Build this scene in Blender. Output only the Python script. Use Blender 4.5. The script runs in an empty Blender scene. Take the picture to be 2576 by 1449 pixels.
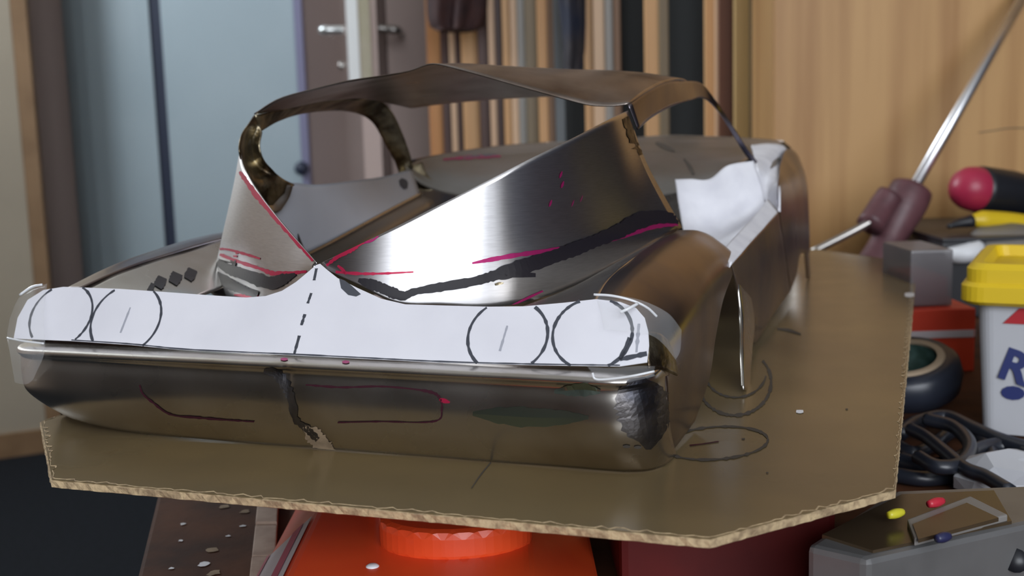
import bpy, bmesh, math, random
from mathutils import Vector, Matrix
from mathutils.bvhtree import BVHTree
random.seed(7)
scene = bpy.context.scene
COL = scene.collection
R = math.radians

# ------------------------------------------------------------------ camera
# World: X = width of the model car, Y = its length (away), Z = up, metres. Floor z = 0,
# the board that carries the model lies at z = Z0.
Z0 = 0.70
F = 2900.0                                   # focal length in pixels of the 2576 x 1449 frame
YAW, PITCH, ROLL = R(20.0), R(8.1), R(1.65)
CAM = Vector((0, 0, Z0 + 0.115))
fw = Vector((-math.sin(YAW) * math.cos(PITCH), math.cos(YAW) * math.cos(PITCH), -math.sin(PITCH)))
r0 = fw.cross(Vector((0, 0, 1))).normalized()
u0 = r0.cross(fw)
rt = math.cos(ROLL) * r0 - math.sin(ROLL) * u0
up = math.sin(ROLL) * r0 + math.cos(ROLL) * u0
cd = bpy.data.cameras.new('camera')
cam = bpy.data.objects.new('camera', cd)
COL.objects.link(cam)
cd.sensor_width = 36.0
cd.lens = F / 2576.0 * 36.0
cd.clip_start = 0.02
cam.matrix_world = Matrix(((rt.x, up.x, -fw.x, CAM.x), (rt.y, up.y, -fw.y, CAM.y), (rt.z, up.z, -fw.z, CAM.z), (0, 0, 0, 1)))
cd.dof.use_dof = True
cd.dof.focus_distance = 0.41
cd.dof.aperture_fstop = 16.0
scene.camera = cam

# room axes: U to the right of the photographer, V straight ahead
U = Vector((math.cos(YAW), math.sin(YAW), 0))
V = Vector((-math.sin(YAW), math.cos(YAW), 0))


def rm(u, v, z):
    return U * u + V * v + Vector((0, 0, z))


# ------------------------------------------------------------------ world, daylight, exposure
world = bpy.data.worlds.new('world')
scene.world = world
world.use_nodes = True
bg = world.node_tree.nodes['Background']
bg.inputs['Color'].default_value = (0.72, 0.84, 1.0, 1)
bg.inputs['Strength'].default_value = 1.0
WIN = dict(u0=-0.52, u1=1.36, z0=0.78, z1=2.20, v=-1.60)      # window opening behind the photographer
ld = bpy.data.lights.new('window_daylight', 'AREA')
ld.shape = 'RECTANGLE'
ld.size = WIN['u1'] - WIN['u0']
ld.size_y = WIN['z1'] - WIN['z0']
ld.energy = 60.0
ld.color = (0.92, 0.95, 1.0)
lo = bpy.data.objects.new('window_daylight', ld)
COL.objects.link(lo)
lp = rm((WIN['u0'] + WIN['u1']) / 2, WIN['v'] - 0.10, (WIN['z0'] + WIN['z1']) / 2)
lo.matrix_world = Matrix(((-U.x, 0, -V.x, lp.x), (-U.y, 0, -V.y, lp.y), (0, 1, 0, lp.z), (0, 0, 0, 1)))
WIN2 = dict(v0=1.65, v1=2.60, z0=1.50, z1=2.35, u=-1.95)     # second window, in the left wall outside the frame
ld2 = bpy.data.lights.new('side_window_daylight', 'AREA')
ld2.shape = 'RECTANGLE'
ld2.size = WIN2['v1'] - WIN2['v0']
ld2.size_y = WIN2['z1'] - WIN2['z0']
ld2.energy = 52.0
ld2.color = (0.86, 0.93, 1.0)
lo2 = bpy.data.objects.new('side_window_daylight', ld2)
COL.objects.link(lo2)
lp = rm(WIN2['u'] - .09, (WIN2['v0'] + WIN2['v1']) / 2, (WIN2['z0'] + WIN2['z1']) / 2)
lo2.matrix_world = Matrix(((V.x, 0, -U.x, lp.x), (V.y, 0, -U.y, lp.y), (0, 1, 0, lp.z), (0, 0, 0, 1)))
scene.view_settings.view_transform = 'Standard'
scene.view_settings.look = 'None'
scene.view_settings.exposure = 0.0
scene.view_settings.gamma = 1.0
scene.view_settings.use_curve_mapping = False


# ------------------------------------------------------------------ helpers: geometry from the photograph
def ray(px, py):
    return rt * (px - 1288.0) + up * (724.5 - py) + fw * F


def at(px, py, X=None, Y=None, Z=None):
    """pixel + one known coordinate (mm in the model's frame) -> world point"""
    d = ray(px, py)
    if X is not None:
        t = (X / 1000.0 - CAM.x) / d.x
    elif Y is not None:
        t = (Y / 1000.0 - CAM.y) / d.y
    else:
        t = (Z / 1000.0 + Z0 - CAM.z) / d.z
    return CAM + d * t


def atv(px, py, v):
    """pixel + distance ahead of the camera (m) -> world point"""
    d = ray(px, py)
    return CAM + d * (v / d.dot(V))


def uv_of(p):
    return p.dot(U), p.dot(V)


def mm(x, y, z):
    return Vector((x / 1000.0, y / 1000.0, z / 1000.0 + Z0))


def plane_hit(px, py, p0, n):
    d = ray(px, py)
    return CAM + d * ((p0 - CAM).dot(n) / d.dot(n))


def cr(pts, n):
    """Catmull-Rom resample of a list of tuples/Vectors"""
    m = len(pts)
    out = []
    for i in range(n):
        t = i / (n - 1) * (m - 1)
        k = min(int(t), m - 2)
        f = t - k
        p1, p2 = pts[k], pts[k + 1]
        p0 = pts[k - 1] if k > 0 else p1 * 2 - p2
        p3 = pts[k + 2] if k + 2 < m else p2 * 2 - p1
        out.append(0.5 * ((2 * p1) + (p2 - p0) * f + (2 * p0 - 5 * p1 + 4 * p2 - p3) * f * f + (3 * p1 - p0 - 3 * p2 + p3) * f ** 3))
    return out


def setp(o, label=None, cat=None, group=None, kind=None):
    if label: o['label'] = label
    if cat: o['category'] = cat
    if group: o['group'] = group
    if kind: o['kind'] = kind
    return o


def empty(name, loc):
    o = bpy.data.objects.new(name, None)
    o.location = loc
    o.empty_display_size = 0.02
    COL.objects.link(o)
    return o


def mesh_obj(name, verts, faces, mat, parent=None, smooth=True):
    me = bpy.data.meshes.new(name)
    me.from_pydata([tuple(v) for v in verts], [], faces)
    me.update()
    if smooth:
        for p in me.polygons:
            p.use_smooth = True
    o = bpy.data.objects.new(name, me)
    if mat: me.materials.append(mat)
    COL.objects.link(o)
    if parent:
        o.parent = parent
        o.matrix_parent_inverse = Matrix.Translation(parent.location).inverted() @ Matrix.Identity(4)
    return o


def bm_obj(name, bm, mat, parent=None, smooth=False):
    me = bpy.data.meshes.new(name)
    bmesh.ops.recalc_face_normals(bm, faces=bm.faces)
    bm.to_mesh(me)
    bm.free()
    if smooth:
        for p in me.polygons:
            p.use_smooth = True
    o = bpy.data.objects.new(name, me)
    if mat: me.materials.append(mat)
    COL.objects.link(o)
    if parent:
        o.parent = parent
        o.matrix_parent_inverse = Matrix.Translation(parent.location).inverted()
    return o


SURF = {}


def sheet(name, rows, mat, parent, nu=28, nv=16, thick=0.0006, key=None, wob=0.0, both=False):
    """thin sheet lofted through rows of points (all rows resampled), normals towards the photographer's side"""
    rr = [cr(r, nu) for r in rows]
    cols = [cr([r[i] for r in rr], nv) for i in range(nu)]
    verts = [cols[i][j] for i in range(nu) for j in range(nv)]
    if wob:
        rnd = random.Random(name)
        ph = [rnd.uniform(0, 6.28) for _ in range(6)]
        for k, v in enumerate(verts):
            a = wob * (math.sin(v.x * 130 + ph[0]) * math.sin(v.y * 90 + ph[1]) + .6 * math.sin(v.z * 210 + v.x * 60 + ph[2]) * math.sin(v.y * 170 + ph[3]))
            verts[k] = v + Vector((0.3, -0.5, 0.6)) * a
    faces = [(i * nv + j, (i + 1) * nv + j, (i + 1) * nv + j + 1, i * nv + j + 1) for i in range(nu - 1) for j in range(nv - 1)]
    a = verts[(nu // 2) * nv + nv // 2]
    b = verts[(nu // 2 + 1) * nv + nv // 2]
    c = verts[(nu // 2) * nv + nv // 2 + 1]
    if (b - a).cross(c - a).dot(CAM - a) < 0:
        faces = [f[::-1] for f in faces]
    if key:
        SURF[key] = BVHTree.FromPolygons(verts, faces)
    o = mesh_obj(name, verts, faces, mat, parent)
    if thick:
        md = o.modifiers.new('thickness', 'SOLIDIFY')
        md.thickness = thick
        md.offset = -1
    return o


def hit(bvh, px, py, lift=0.00025):
    d = ray(px, py).normalized()
    loc, nor, idx, dist = bvh.ray_cast(CAM, d)
    if loc is None:
        q = CAM + d * 0.42
        loc, nor, idx, dist = bvh.find_nearest(q)
        for _ in range(12):
            t = (loc - CAM).dot(d)
            loc, nor, idx, dist = bvh.find_nearest(CAM + d * t)
    if nor.dot(CAM - loc) < 0:
        nor = -nor
    return loc + nor * lift


def stroke(name, key, pts, mat, parent, closed=False, n=None, rag=0.0, cols=3):
    """pen stroke lying on a sheet; pts = (px, py, width in px)"""
    P = [Vector(p) for p in pts]
    n = n or max(10, 7 * len(P))
    P = cr(P, n)
    rnd = random.Random(name + key + str(pts[0]))
    verts, faces = [], []
    for i, p in enumerate(P):
        a = P[max(i - 1, 0)]
        b = P[min(i + 1, n - 1)]
        t = Vector((b.x - a.x, b.y - a.y))
        t = t.normalized() if t.length > 1e-6 else Vector((1, 0))
        w = p.z * (1 + rnd.uniform(-rag, rag))
        for c in range(cols):
            s = (c / (cols - 1) - 0.5) * w
            verts.append(hit(SURF[key], p.x - t.y * s, p.y + t.x * s, .0004 if mat is M['black_pen'] else .00025))
        if i:
            for c in range(cols - 1):
                k = i * cols + c
                faces.append((k - cols, k - cols + 1, k + 1, k))
    return mesh_obj(name, verts, faces, mat, parent, smooth=False)


def box_uv(name, a, b, mat, parent=None, bevel=0.0):
    """box between room coordinates a=(u,v,z) and b"""
    bm = bmesh.new()
    vs = [bm.verts.new(rm(u, v, z)) for u in (a[0], b[0]) for v in (a[1], b[1]) for z in (a[2], b[2])]
    for f in ((0, 1, 3, 2), (4, 6, 7, 5), (0, 4, 5, 1), (2, 3, 7, 6), (0, 2, 6, 4), (1, 5, 7, 3)):
        bm.faces.new([vs[i] for i in f])
    if bevel:
        bmesh.ops.bevel(bm, geom=bm.edges[:], offset=bevel, segments=2, affect='EDGES', profile=0.6)
    return bm_obj(name, bm, mat, parent)


def prism(name, poly, z0, z1, mat, parent=None, bevel=0.0, smooth=False):
    """vertical prism over a plan polygon of world (x, y)"""
    bm = bmesh.new()
    lo_ = [bm.verts.new((p[0], p[1], z0)) for p in poly]
    hi_ = [bm.verts.new((p[0], p[1], z1)) for p in poly]
    bm.faces.new(lo_)
    bm.faces.new(hi_)
    n = len(poly)
    for i in range(n):
        bm.faces.new((lo_[i], lo_[(i + 1) % n], hi_[(i + 1) % n], hi_[i]))
    bmesh.ops.recalc_face_normals(bm, faces=bm.faces)
    if bevel:
        bmesh.ops.bevel(bm, geom=bm.edges[:], offset=bevel, segments=2, affect='EDGES', profile=0.6)
    return bm_obj(name, bm, mat, parent, smooth)


def tube(name, pts, rad, mat, parent=None, n=40, seg=10, prof=None):
    P = cr([Vector(p) for p in pts], n) if len(pts) > 2 or prof else [Vector(p) for p in pts]
    n = len(P)
    verts, faces = [], []
    ref = Vector((0.13, 0.2, 0.97))
    for i, p in enumerate(P):
        t = (P[min(i + 1, n - 1)] - P[max(i - 1, 0)]).normalized()
        a = t.cross(ref)
        if a.length < 1e-4: a = t.cross(Vector((1, 0, 0)))
        a.normalize()
        b = t.cross(a)
        r = rad * (prof(i / (n - 1)) if prof else 1)
        for k in range(seg):
            w = 2 * math.pi * k / seg
            verts.append(p + a * (r * math.cos(w)) + b * (r * math.sin(w)))
        if i:
            for k in range(seg):
                faces.append(((i - 1) * seg + k, (i - 1) * seg + (k + 1) % seg, i * seg + (k + 1) % seg, i * seg + k))
    faces.append(tuple(range(seg))[::-1])
    faces.append(tuple((n - 1) * seg + k for k in range(seg)))
    return mesh_obj(name, verts, faces, mat, parent)


def lathe(name, origin, axis, prof, mat, parent=None, seg=32):
    """surface of revolution, prof = [(radius, height)] along axis"""
    ax = Vector(axis).normalized()
    a = ax.cross(Vector((0.3, 0.1, 1)) if abs(ax.z) < 0.9 else Vector((1, 0, 0))).normalized()
    b = ax.cross(a)
    verts, faces = [], []
    for i, (r, h) in enumerate(prof):
        for k in range(seg):
            w = 2 * math.pi * k / seg
            verts.append(Vector(origin) + ax * h + a * (r * math.cos(w)) + b * (r * math.sin(w)))
        if i:
            for k in range(seg):
                faces.append(((i - 1) * seg + k, (i - 1) * seg + (k + 1) % seg, i * seg + (k + 1) % seg, i * seg + k))
    return mesh_obj(name, verts, faces, mat, parent)


# ------------------------------------------------------------------ materials
def mat(name, color, rough=0.6, metal=0.0, spec=0.5, noise=None, bump=0.0, bscale=200.0, stretch=(1, 1, 1), rvar=0.0, aniso=0.0, trans=0.0, alpha=1.0, coat=0.0):
    """noise = (second colour, scale, low, high, detail)"""
    m = bpy.data.materials.new(name)
    m.use_nodes = True
    nt = m.node_tree
    b = nt.nodes['Principled BSDF']
    b.inputs['Base Color'].default_value = (*color, 1)
    b.inputs['Roughness'].default_value = rough
    b.inputs['Metallic'].default_value = metal
    b.inputs['Specular IOR Level'].default_value = spec
    if aniso: b.inputs['Anisotropic'].default_value = aniso
    if trans: b.inputs['Transmission Weight'].default_value = trans
    if alpha < 1: b.inputs['Alpha'].default_value = alpha
    if coat: b.inputs['Coat Weight'].default_value = coat
    if noise or bump or rvar:
        tc = nt.nodes.new('ShaderNodeTexCoord')
        mp = nt.nodes.new('ShaderNodeMapping')
        mp.inputs['Scale'].default_value = stretch
        nt.links.new(tc.outputs['Object'], mp.inputs['Vector'])
    if noise:
        c2, sc, lo_, hi_, det = noise
        n = nt.nodes.new('ShaderNodeTexNoise')
        n.inputs['Scale'].default_value = sc
        n.inputs['Detail'].default_value = det
        nt.links.new(mp.outputs['Vector'], n.inputs['Vector'])
        rp = nt.nodes.new('ShaderNodeMapRange')
        rp.inputs['From Min'].default_value = lo_
        rp.inputs['From Max'].default_value = hi_
        nt.links.new(n.outputs['Fac'], rp.inputs['Value'])
        mx = nt.nodes.new('ShaderNodeMix')
        mx.data_type = 'RGBA'
        mx.inputs['A'].default_value = (*color, 1)
        mx.inputs['B'].default_value = (*c2, 1)
        nt.links.new(rp.outputs['Result'], mx.inputs['Factor'])
        nt.links.new(mx.outputs['Result'], b.inputs['Base Color'])
    if bump or rvar:
        n2 = nt.nodes.new('ShaderNodeTexNoise')
        n2.inputs['Scale'].default_value = bscale
        n2.inputs['Detail'].default_value = 4
        nt.links.new(mp.outputs['Vector'], n2.inputs['Vector'])
        if bump:
            bp = nt.nodes.new('ShaderNodeBump')
            bp.inputs['Strength'].default_value = bump
            bp.inputs['Distance'].default_value = 0.001
            nt.links.new(n2.outputs['Fac'], bp.inputs['Height'])
            nt.links.new(bp.outputs['Normal'], b.inputs['Normal'])
        if rvar:
            rr = nt.nodes.new('ShaderNodeMapRange')
            rr.inputs['To Min'].default_value = max(0.02, rough - rvar)
            rr.inputs['To Max'].default_value = rough + rvar
            nt.links.new(n2.outputs['Fac'], rr.inputs['Value'])
            nt.links.new(rr.outputs['Result'], b.inputs['Roughness'])
    return m


M = {}
M['steel'] = mat('brushed_steel', (0.66, 0.65, 0.66), 0.30, 1.0, noise=((0.58, 0.57, 0.58), 60, .35, .7, 3), stretch=(3, 3, 40), rvar=0.04, bscale=90, aniso=0.7)
_nt = M['steel'].node_tree
_tg = _nt.nodes.new('ShaderNodeTangent')
_tg.direction_type = 'RADIAL'
_tg.axis = 'Z'
_nt.links.new(_tg.outputs['Tangent'], _nt.nodes['Principled BSDF'].inputs['Tangent'])
_nt.nodes['Principled BSDF'].inputs['Anisotropic Rotation'].default_value = 0.25
M['tin'] = mat('tinplate', (0.60, 0.57, 0.53), 0.27, 1.0, noise=((0.40, 0.35, 0.28), 22, .45, .75, 5), rvar=0.08, bscale=25, bump=0.03)
M['zinc'] = mat('galvanised_sheet', (0.33, 0.32, 0.32), 0.38, 0.9, noise=((0.24, 0.23, 0.21), 14, .4, .7, 4), rvar=0.06, bscale=30)
M['zinc_matt'] = mat('matt_galvanised_sheet', (0.52, 0.55, 0.62), 0.45, 0.30, noise=((0.46, 0.48, 0.54), 14, .4, .7, 4), rvar=0.05, bscale=30)
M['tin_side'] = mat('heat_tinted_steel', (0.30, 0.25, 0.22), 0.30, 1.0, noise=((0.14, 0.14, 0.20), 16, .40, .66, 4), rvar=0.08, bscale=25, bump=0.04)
M['tin_dark'] = mat('tarnished_tinplate', (0.44, 0.39, 0.36), 0.30, 1.0, noise=((0.20, 0.15, 0.12), 30, .42, .70, 6), rvar=0.08, bscale=25, bump=0.04)
M['solder'] = mat('metal_hollow_shade_tone', (0.42, 0.36, 0.24), 0.36, 1.0, noise=((0.10, 0.075, 0.05), 90, .38, .62, 6), rvar=0.12, bscale=260, bump=0.7)
M['tarnish'] = mat('scorched_metal', (0.17, 0.16, 0.16), 0.42, 1.0, noise=((0.05, 0.055, 0.075), 70, .40, .62, 5), rvar=0.1, bscale=200, bump=0.4)
M['paper'] = mat('white_paper', (0.70, 0.70, 0.75), 0.75, noise=((0.65, 0.65, 0.70), 30, .4, .7, 3), bump=0.05)
M['foam'] = mat('white_card', (0.74, 0.74, 0.78), 0.85, noise=((0.64, 0.64, 0.69), 60, .4, .7, 3), bump=0.2, bscale=120)
M['pencil'] = mat('pencil_line', (0.045, 0.05, 0.065), 0.6)
M['pencil_soft'] = mat('faint_pencil_line', (0.34, 0.35, 0.40), 0.7)
M['red_pen'] = mat('red_marker', (0.50, 0.022, 0.075), 0.35, metal=0.5)
M['pink_pen'] = mat('magenta_marker', (0.40, 0.02, 0.14), 0.35, metal=0.6)
M['black_pen'] = mat('black_marker', (0.012, 0.010, 0.014), 0.32, spec=0.45)
M['grey_pen'] = mat('grey_marker', (0.06, 0.065, 0.08), 0.6)
M['maroon_pen'] = mat('dark_red_line', (0.035, 0.006, 0.013), 0.5, spec=0.3)
M['green_stain'] = mat('green_ink', (0.27, 0.34, 0.29), 0.3, metal=1.0)
M['tape'] = mat('clear_tape', (0.80, 0.82, 0.84), 0.12, spec=0.7, alpha=0.075, bump=0.35, bscale=120)
M['board'] = mat('grey_hardboard', (0.170, 0.122, 0.058), 0.24, spec=0.6, noise=((0.115, 0.088, 0.05), 9, .38, .68, 6), rvar=0.06, bscale=40)
M['board_edge'] = mat('raw_fibre_edge', (0.46, 0.345, 0.20), 0.9, noise=((0.28, 0.20, 0.115), 320, .42, .62, 4), bump=0.9, bscale=500)
M['dirt'] = mat('dark_smudge', (0.05, 0.042, 0.034), 0.7)
M['speck'] = mat('white_speck', (0.72, 0.72, 0.74), 0.6)
M['flake'] = mat('torn_card', (0.34, 0.25, 0.16), 0.85, noise=((0.22, 0.16, 0.10), 120, .4, .65, 4))
M['orange'] = mat('orange_plastic', (0.80, 0.085, 0.018), 0.38, noise=((0.72, 0.065, 0.016), 30, .4, .7, 3), coat=0.15)
M['orange_shaded'] = mat('orange_plastic_shade_tone', (0.105, 0.007, 0.006), 0.6, spec=0.3, noise=((0.075, 0.005, 0.005), 30, .4, .7, 3))  # shade on the orange case put into a darker colour
M['label'] = mat('white_label', (0.66, 0.60, 0.62), 0.6)
M['label_pink'] = mat('pink_print', (0.50, 0.10, 0.16), 0.6)
M['white_pl'] = mat('white_plastic', (0.75, 0.77, 0.80), 0.4)
M['bench'] = mat('stained_bench_wood', (0.095, 0.033, 0.012), 0.75, spec=0.25, noise=((0.032, 0.012, 0.006), 26, .35, .68, 6), stretch=(1, 1, 1), bump=0.2)
M['pale_wood'] = mat('pale_worn_wood', (0.52, 0.40, 0.32), 0.8, noise=((0.36, 0.26, 0.20), 45, .4, .65, 5), bump=0.2)
M['pine'] = mat('pine_panel', (0.50, 0.285, 0.105), 0.5, noise=((0.36, 0.18, 0.055), 5.0, .38, .66, 6), stretch=(9, 9, 0.35))
M['wall'] = mat('beige_wall', (0.68, 0.55, 0.44), 0.85, noise=((0.62, 0.50, 0.40), 3, .4, .7, 3))
M['wall_pink'] = mat('pinkish_wall', (0.56, 0.45, 0.41), 0.85, noise=((0.52, 0.41, 0.38), 3, .4, .7, 3))
M['wall_brown'] = mat('taupe_wall', (0.25, 0.20, 0.185), 0.85, noise=((0.22, 0.175, 0.165), 3, .4, .7, 3))
M['wall_taupe'] = mat('light_taupe_wall', (0.34, 0.275, 0.255), 0.85, noise=((0.31, 0.25, 0.23), 3, .4, .7, 3))
M['wall_dark'] = mat('dark_blue_grey_wall', (0.050, 0.052, 0.068), 0.8, noise=((0.042, 0.044, 0.06), 3, .4, .7, 3))
M['wall_corner'] = mat('beige_wall_end', (0.40, 0.355, 0.275), 0.85, noise=((0.36, 0.32, 0.25), 3, .4, .7, 3))
M['added_door_face'] = mat('added_door_dark_tone', (0.030, 0.022, 0.018), 0.5, noise=((0.022, 0.016, 0.013), 6, .4, .7, 4), stretch=(8, 8, .5))
M['ceil'] = mat('ceiling_white', (0.70, 0.69, 0.66), 0.9, noise=((0.66, 0.65, 0.62), 3, .4, .7, 3))
M['floor'] = mat('dark_carpet', (0.010, 0.0125, 0.017), 0.95, spec=0.2, noise=((0.006, 0.008, 0.011), 90, .4, .65, 3), bump=0.3)
M['skirting'] = mat('brown_skirting', (0.24, 0.145, 0.07), 0.6, noise=((0.19, 0.11, 0.05), 12, .4, .7, 3))
M['blue_panel'] = mat('blue_grey_laminate', (0.31, 0.385, 0.425), 0.45, noise=((0.29, 0.365, 0.405), 4, .4, .7, 2))
M['navy'] = mat('navy_trim', (0.012, 0.020, 0.045), 0.5)
M['blue_trim'] = mat('blue_violet_trim', (0.17, 0.17, 0.27), 0.5)
M['door_white'] = mat('white_door_edge', (0.82, 0.85, 0.85), 0.5)
M['door_edge'] = mat('pale_door_edge', (0.46, 0.42, 0.32), 0.6, noise=((0.40, 0.37, 0.25), 14, .4, .65, 3))
M['handle'] = mat('satin_handle', (0.75, 0.78, 0.78), 0.28, 0.9)
M['black'] = mat('black_plastic', (0.012, 0.013, 0.017), 0.4)
M['rubber'] = mat('black_cable', (0.016, 0.019, 0.028), 0.35, spec=0.6)
M['interior'] = mat('dark_interior', (0.010, 0.011, 0.011), 0.9)
M['navycloth'] = mat('dark_navy_cloth', (0.016, 0.020, 0.040), 0.8, noise=((0.035, 0.03, 0.035), 18, .4, .65, 4))
M['maroon_cloth'] = mat('dark_maroon_cloth', (0.050, 0.020, 0.018), 0.85, noise=((0.026, 0.012, 0.014), 18, .4, .65, 4))
M['rod'] = mat('polished_rod', (0.80, 0.81, 0.84), 0.34, 1.0)
M['rod_dull'] = mat('dull_rod', (0.42, 0.40, 0.38), 0.35, 1.0)
M['maroon_pl'] = mat('maroon_plastic', (0.125, 0.052, 0.060), 0.45, noise=((0.085, 0.035, 0.042), 50, .4, .65, 3), bump=0.2)
M['red_ball'] = mat('red_plastic', (0.37, 0.022, 0.062), 0.4)
M['yellow'] = mat('yellow_plastic', (0.66, 0.46, 0.015), 0.4)
M['grey_pl'] = mat('grey_plastic', (0.20, 0.19, 0.18), 0.5)
M['tub'] = mat('tub_white', (0.46, 0.47, 0.50), 0.45)
M['tub_red'] = mat('tub_red_print', (0.40, 0.018, 0.025), 0.5)
M['tub_gold'] = mat('tub_ochre_print', (0.42, 0.33, 0.12), 0.5)
M['tub_blue'] = mat('tub_blue_print', (0.018, 0.028, 0.13), 0.5)
M['carton'] = mat('orange_carton', (0.72, 0.065, 0.022), 0.5, noise=((0.62, 0.05, 0.02), 30, .4, .7, 2))
M['clear_pl'] = mat('cloudy_plastic', (0.20, 0.19, 0.20), 0.3, alpha=0.7)
M['tape_black'] = mat('black_roll', (0.018, 0.022, 0.034), 0.36)
M['tape_core'] = mat('card_core', (0.33, 0.25, 0.17), 0.8)
M['tape_green'] = mat('green_core', (0.035, 0.075, 0.065), 0.7, noise=((0.015, 0.04, 0.03), 120, .4, .6, 3))
M['silver'] = mat('silver_plastic', (0.20, 0.20, 0.20), 0.38, metal=0.5, noise=((0.17, 0.17, 0.17), 60, .4, .7, 2))
M['smoke'] = mat('smoked_window', (0.055, 0.038, 0.022), 0.25, noise=((0.03, 0.022, 0.014), 20, .4, .7, 3))
M['yellow_bit'] = mat('yellow_button', (0.55, 0.50, 0.03), 0.4)
M['red_bit'] = mat('red_button', (0.45, 0.02, 0.04), 0.4)
M['blue_bit'] = mat('navy_button', (0.02, 0.022, 0.07), 0.4)
wood_cols = dict(tan=((0.74, 0.43, 0.19), (0.62, 0.34, 0.14)), pale=((0.76, 0.52, 0.33), (0.68, 0.44, 0.27)), orange=((0.58, 0.26, 0.08), (0.48, 0.20, 0.06)),
                 brown=((0.26, 0.135, 0.06), (0.20, 0.10, 0.045)), dark=((0.085, 0.036, 0.026), (0.06, 0.025, 0.02)), grey=((0.38, 0.36, 0.33), (0.33, 0.31, 0.285)),
                 olive=((0.27, 0.20, 0.115), (0.21, 0.16, 0.09)), slate=((0.17, 0.19, 0.20), (0.13, 0.15, 0.165)), red=((0.17, 0.058, 0.024), (0.125, 0.042, 0.018)), yellow=((0.62, 0.43, 0.18), (0.54, 0.36, 0.14)))
for k, (a, b) in wood_cols.items():
    M['w_' + k] = mat('slat_' + k, a, 0.5, noise=(b, 6, .38, .66, 4), stretch=(8, 8, .4))

# ------------------------------------------------------------------ the room
H = 2.5
UL, UR, VB, VF = -1.95, 1.75, 3.62, WIN['v']
setp(box_uv('floor', (UL - .1, VF - .1, -0.05), (UR + .1, VB + .1, 0.0), M['floor']), kind='structure')
setp(box_uv('ceiling', (UL - .1, VF - .1, H), (UR + .1, VB + .1, H + .05), M['ceil']), kind='structure')
setp(box_uv('wall_back', (UL, VB, 0), (UR, VB + .1, H), M['wall_pink']), kind='structure')
setp(box_uv('wall_right', (UR, VF, 0), (UR + .1, VB, H), M['wall_dark']), kind='structure')
wf = bmesh.new()


def add_box(bm, a, b):
    vs = [bm.verts.new(rm(u, v, z)) for u in (a[0], b[0]) for v in (a[1], b[1]) for z in (a[2], b[2])]
    for f in ((0, 1, 3, 2), (4, 6, 7, 5), (0, 4, 5, 1), (2, 3, 7, 6), (0, 2, 6, 4), (1, 5, 7, 3)):
        bm.faces.new([vs[i] for i in f])


add_box(wf, (UL, VF - .1, 0), (WIN['u0'], VF, H))
add_box(wf, (WIN['u1'], VF - .1, 0), (UR, VF, H))
add_box(wf, (WIN['u0'], VF - .1, 0), (WIN['u1'], VF, WIN['z0']))
add_box(wf, (WIN['u0'], VF - .1, WIN['z1']), (WIN['u1'], VF, H))
setp(bm_obj('wall_front', wf, M['wall_brown']), kind='structure')
wl = bmesh.new()
add_box(wl, (UL - .1, VF, 0), (UL, WIN2['v0'], H))
add_box(wl, (UL - .1, WIN2['v1'], 0), (UL, VB, H))
add_box(wl, (UL - .1, WIN2['v0'], 0), (UL, WIN2['v1'], WIN2['z0']))
add_box(wl, (UL - .1, WIN2['v0'], WIN2['z1']), (UL, WIN2['v1'], H))
setp(bm_obj('wall_left', wl, M['wall']), kind='structure')
w2 = setp(empty('window_2', rm(UL, (WIN2['v0'] + WIN2['v1']) / 2, WIN2['z0'])), kind='structure')
for nm, a, b in (('frame_side', (UL - .06, WIN2['v0'], WIN2['z0']), (UL - .01, WIN2['v0'] + .05, WIN2['z1'])),
                 ('frame_side', (UL - .06, WIN2['v1'] - .05, WIN2['z0']), (UL - .01, WIN2['v1'], WIN2['z1'])),
                 ('frame_rail', (UL - .06, WIN2['v0'], WIN2['z0']), (UL - .01, WIN2['v1'], WIN2['z0'] + .05)),
                 ('frame_rail', (UL - .06, WIN2['v0'], WIN2['z1'] - .05), (UL - .01, WIN2['v1'], WIN2['z1']))):
    box_uv(nm, a, b, M['door_white'], w2)
d2o = setp(empty('added_dark_door', rm(UL, -.85, 0)), kind='structure')  # unseen dark doors, added to darken the tail panel's reflection
for v0_, v1_ in ((-1.52, -.86), (-.84, -.18)):
    box_uv('door_leaf', (UL, v0_, 0), (UL + .03, v1_, 2.0), M['added_door_face'], d2o, bevel=.003)  # leaves of the added unseen door
wn = empty('window_1', rm((WIN['u0'] + WIN['u1']) / 2, VF, WIN['z0']))
setp(wn, kind='structure')
for nm, a, b in (('frame_side', (WIN['u0'], VF - .06, WIN['z0']), (WIN['u0'] + .05, VF - .01, WIN['z1'])),
                 ('frame_side', (WIN['u1'] - .05, VF - .06, WIN['z0']), (WIN['u1'], VF - .01, WIN['z1'])),
                 ('frame_rail', (WIN['u0'], VF - .06, WIN['z0']), (WIN['u1'], VF - .01, WIN['z0'] + .05)),
                 ('frame_rail', (WIN['u0'], VF - .06, WIN['z1'] - .05), (WIN['u1'], VF - .01, WIN['z1']))):
    box_uv(nm, a, b, M['door_white'], wn)

# beige wall end at the far left, turned towards the room, with casing and skirting
e1 = atv(22, 0, 2.94)
ue, ve = uv_of(e1)
pl = [(ue, ve), (ue - 0.60, ve - 0.30)]


def slab(name, p, q, th, z0, z1, m, parent=None):
    """upright slab between plan points p and q (u, v), thickness th to the far side"""
    d = Vector((q[0] - p[0], q[1] - p[1])).normalized()
    n = Vector((-d.y, d.x))
    if n.y < 0: n = -n
    poly = [p, q, (q[0] + n.x * th, q[1] + n.y * th), (p[0] + n.x * th, p[1] + n.y * th)]
    return prism(name, [tuple(rm(a, b, 0).xy) for a, b in poly], z0, z1, m, parent)


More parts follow.
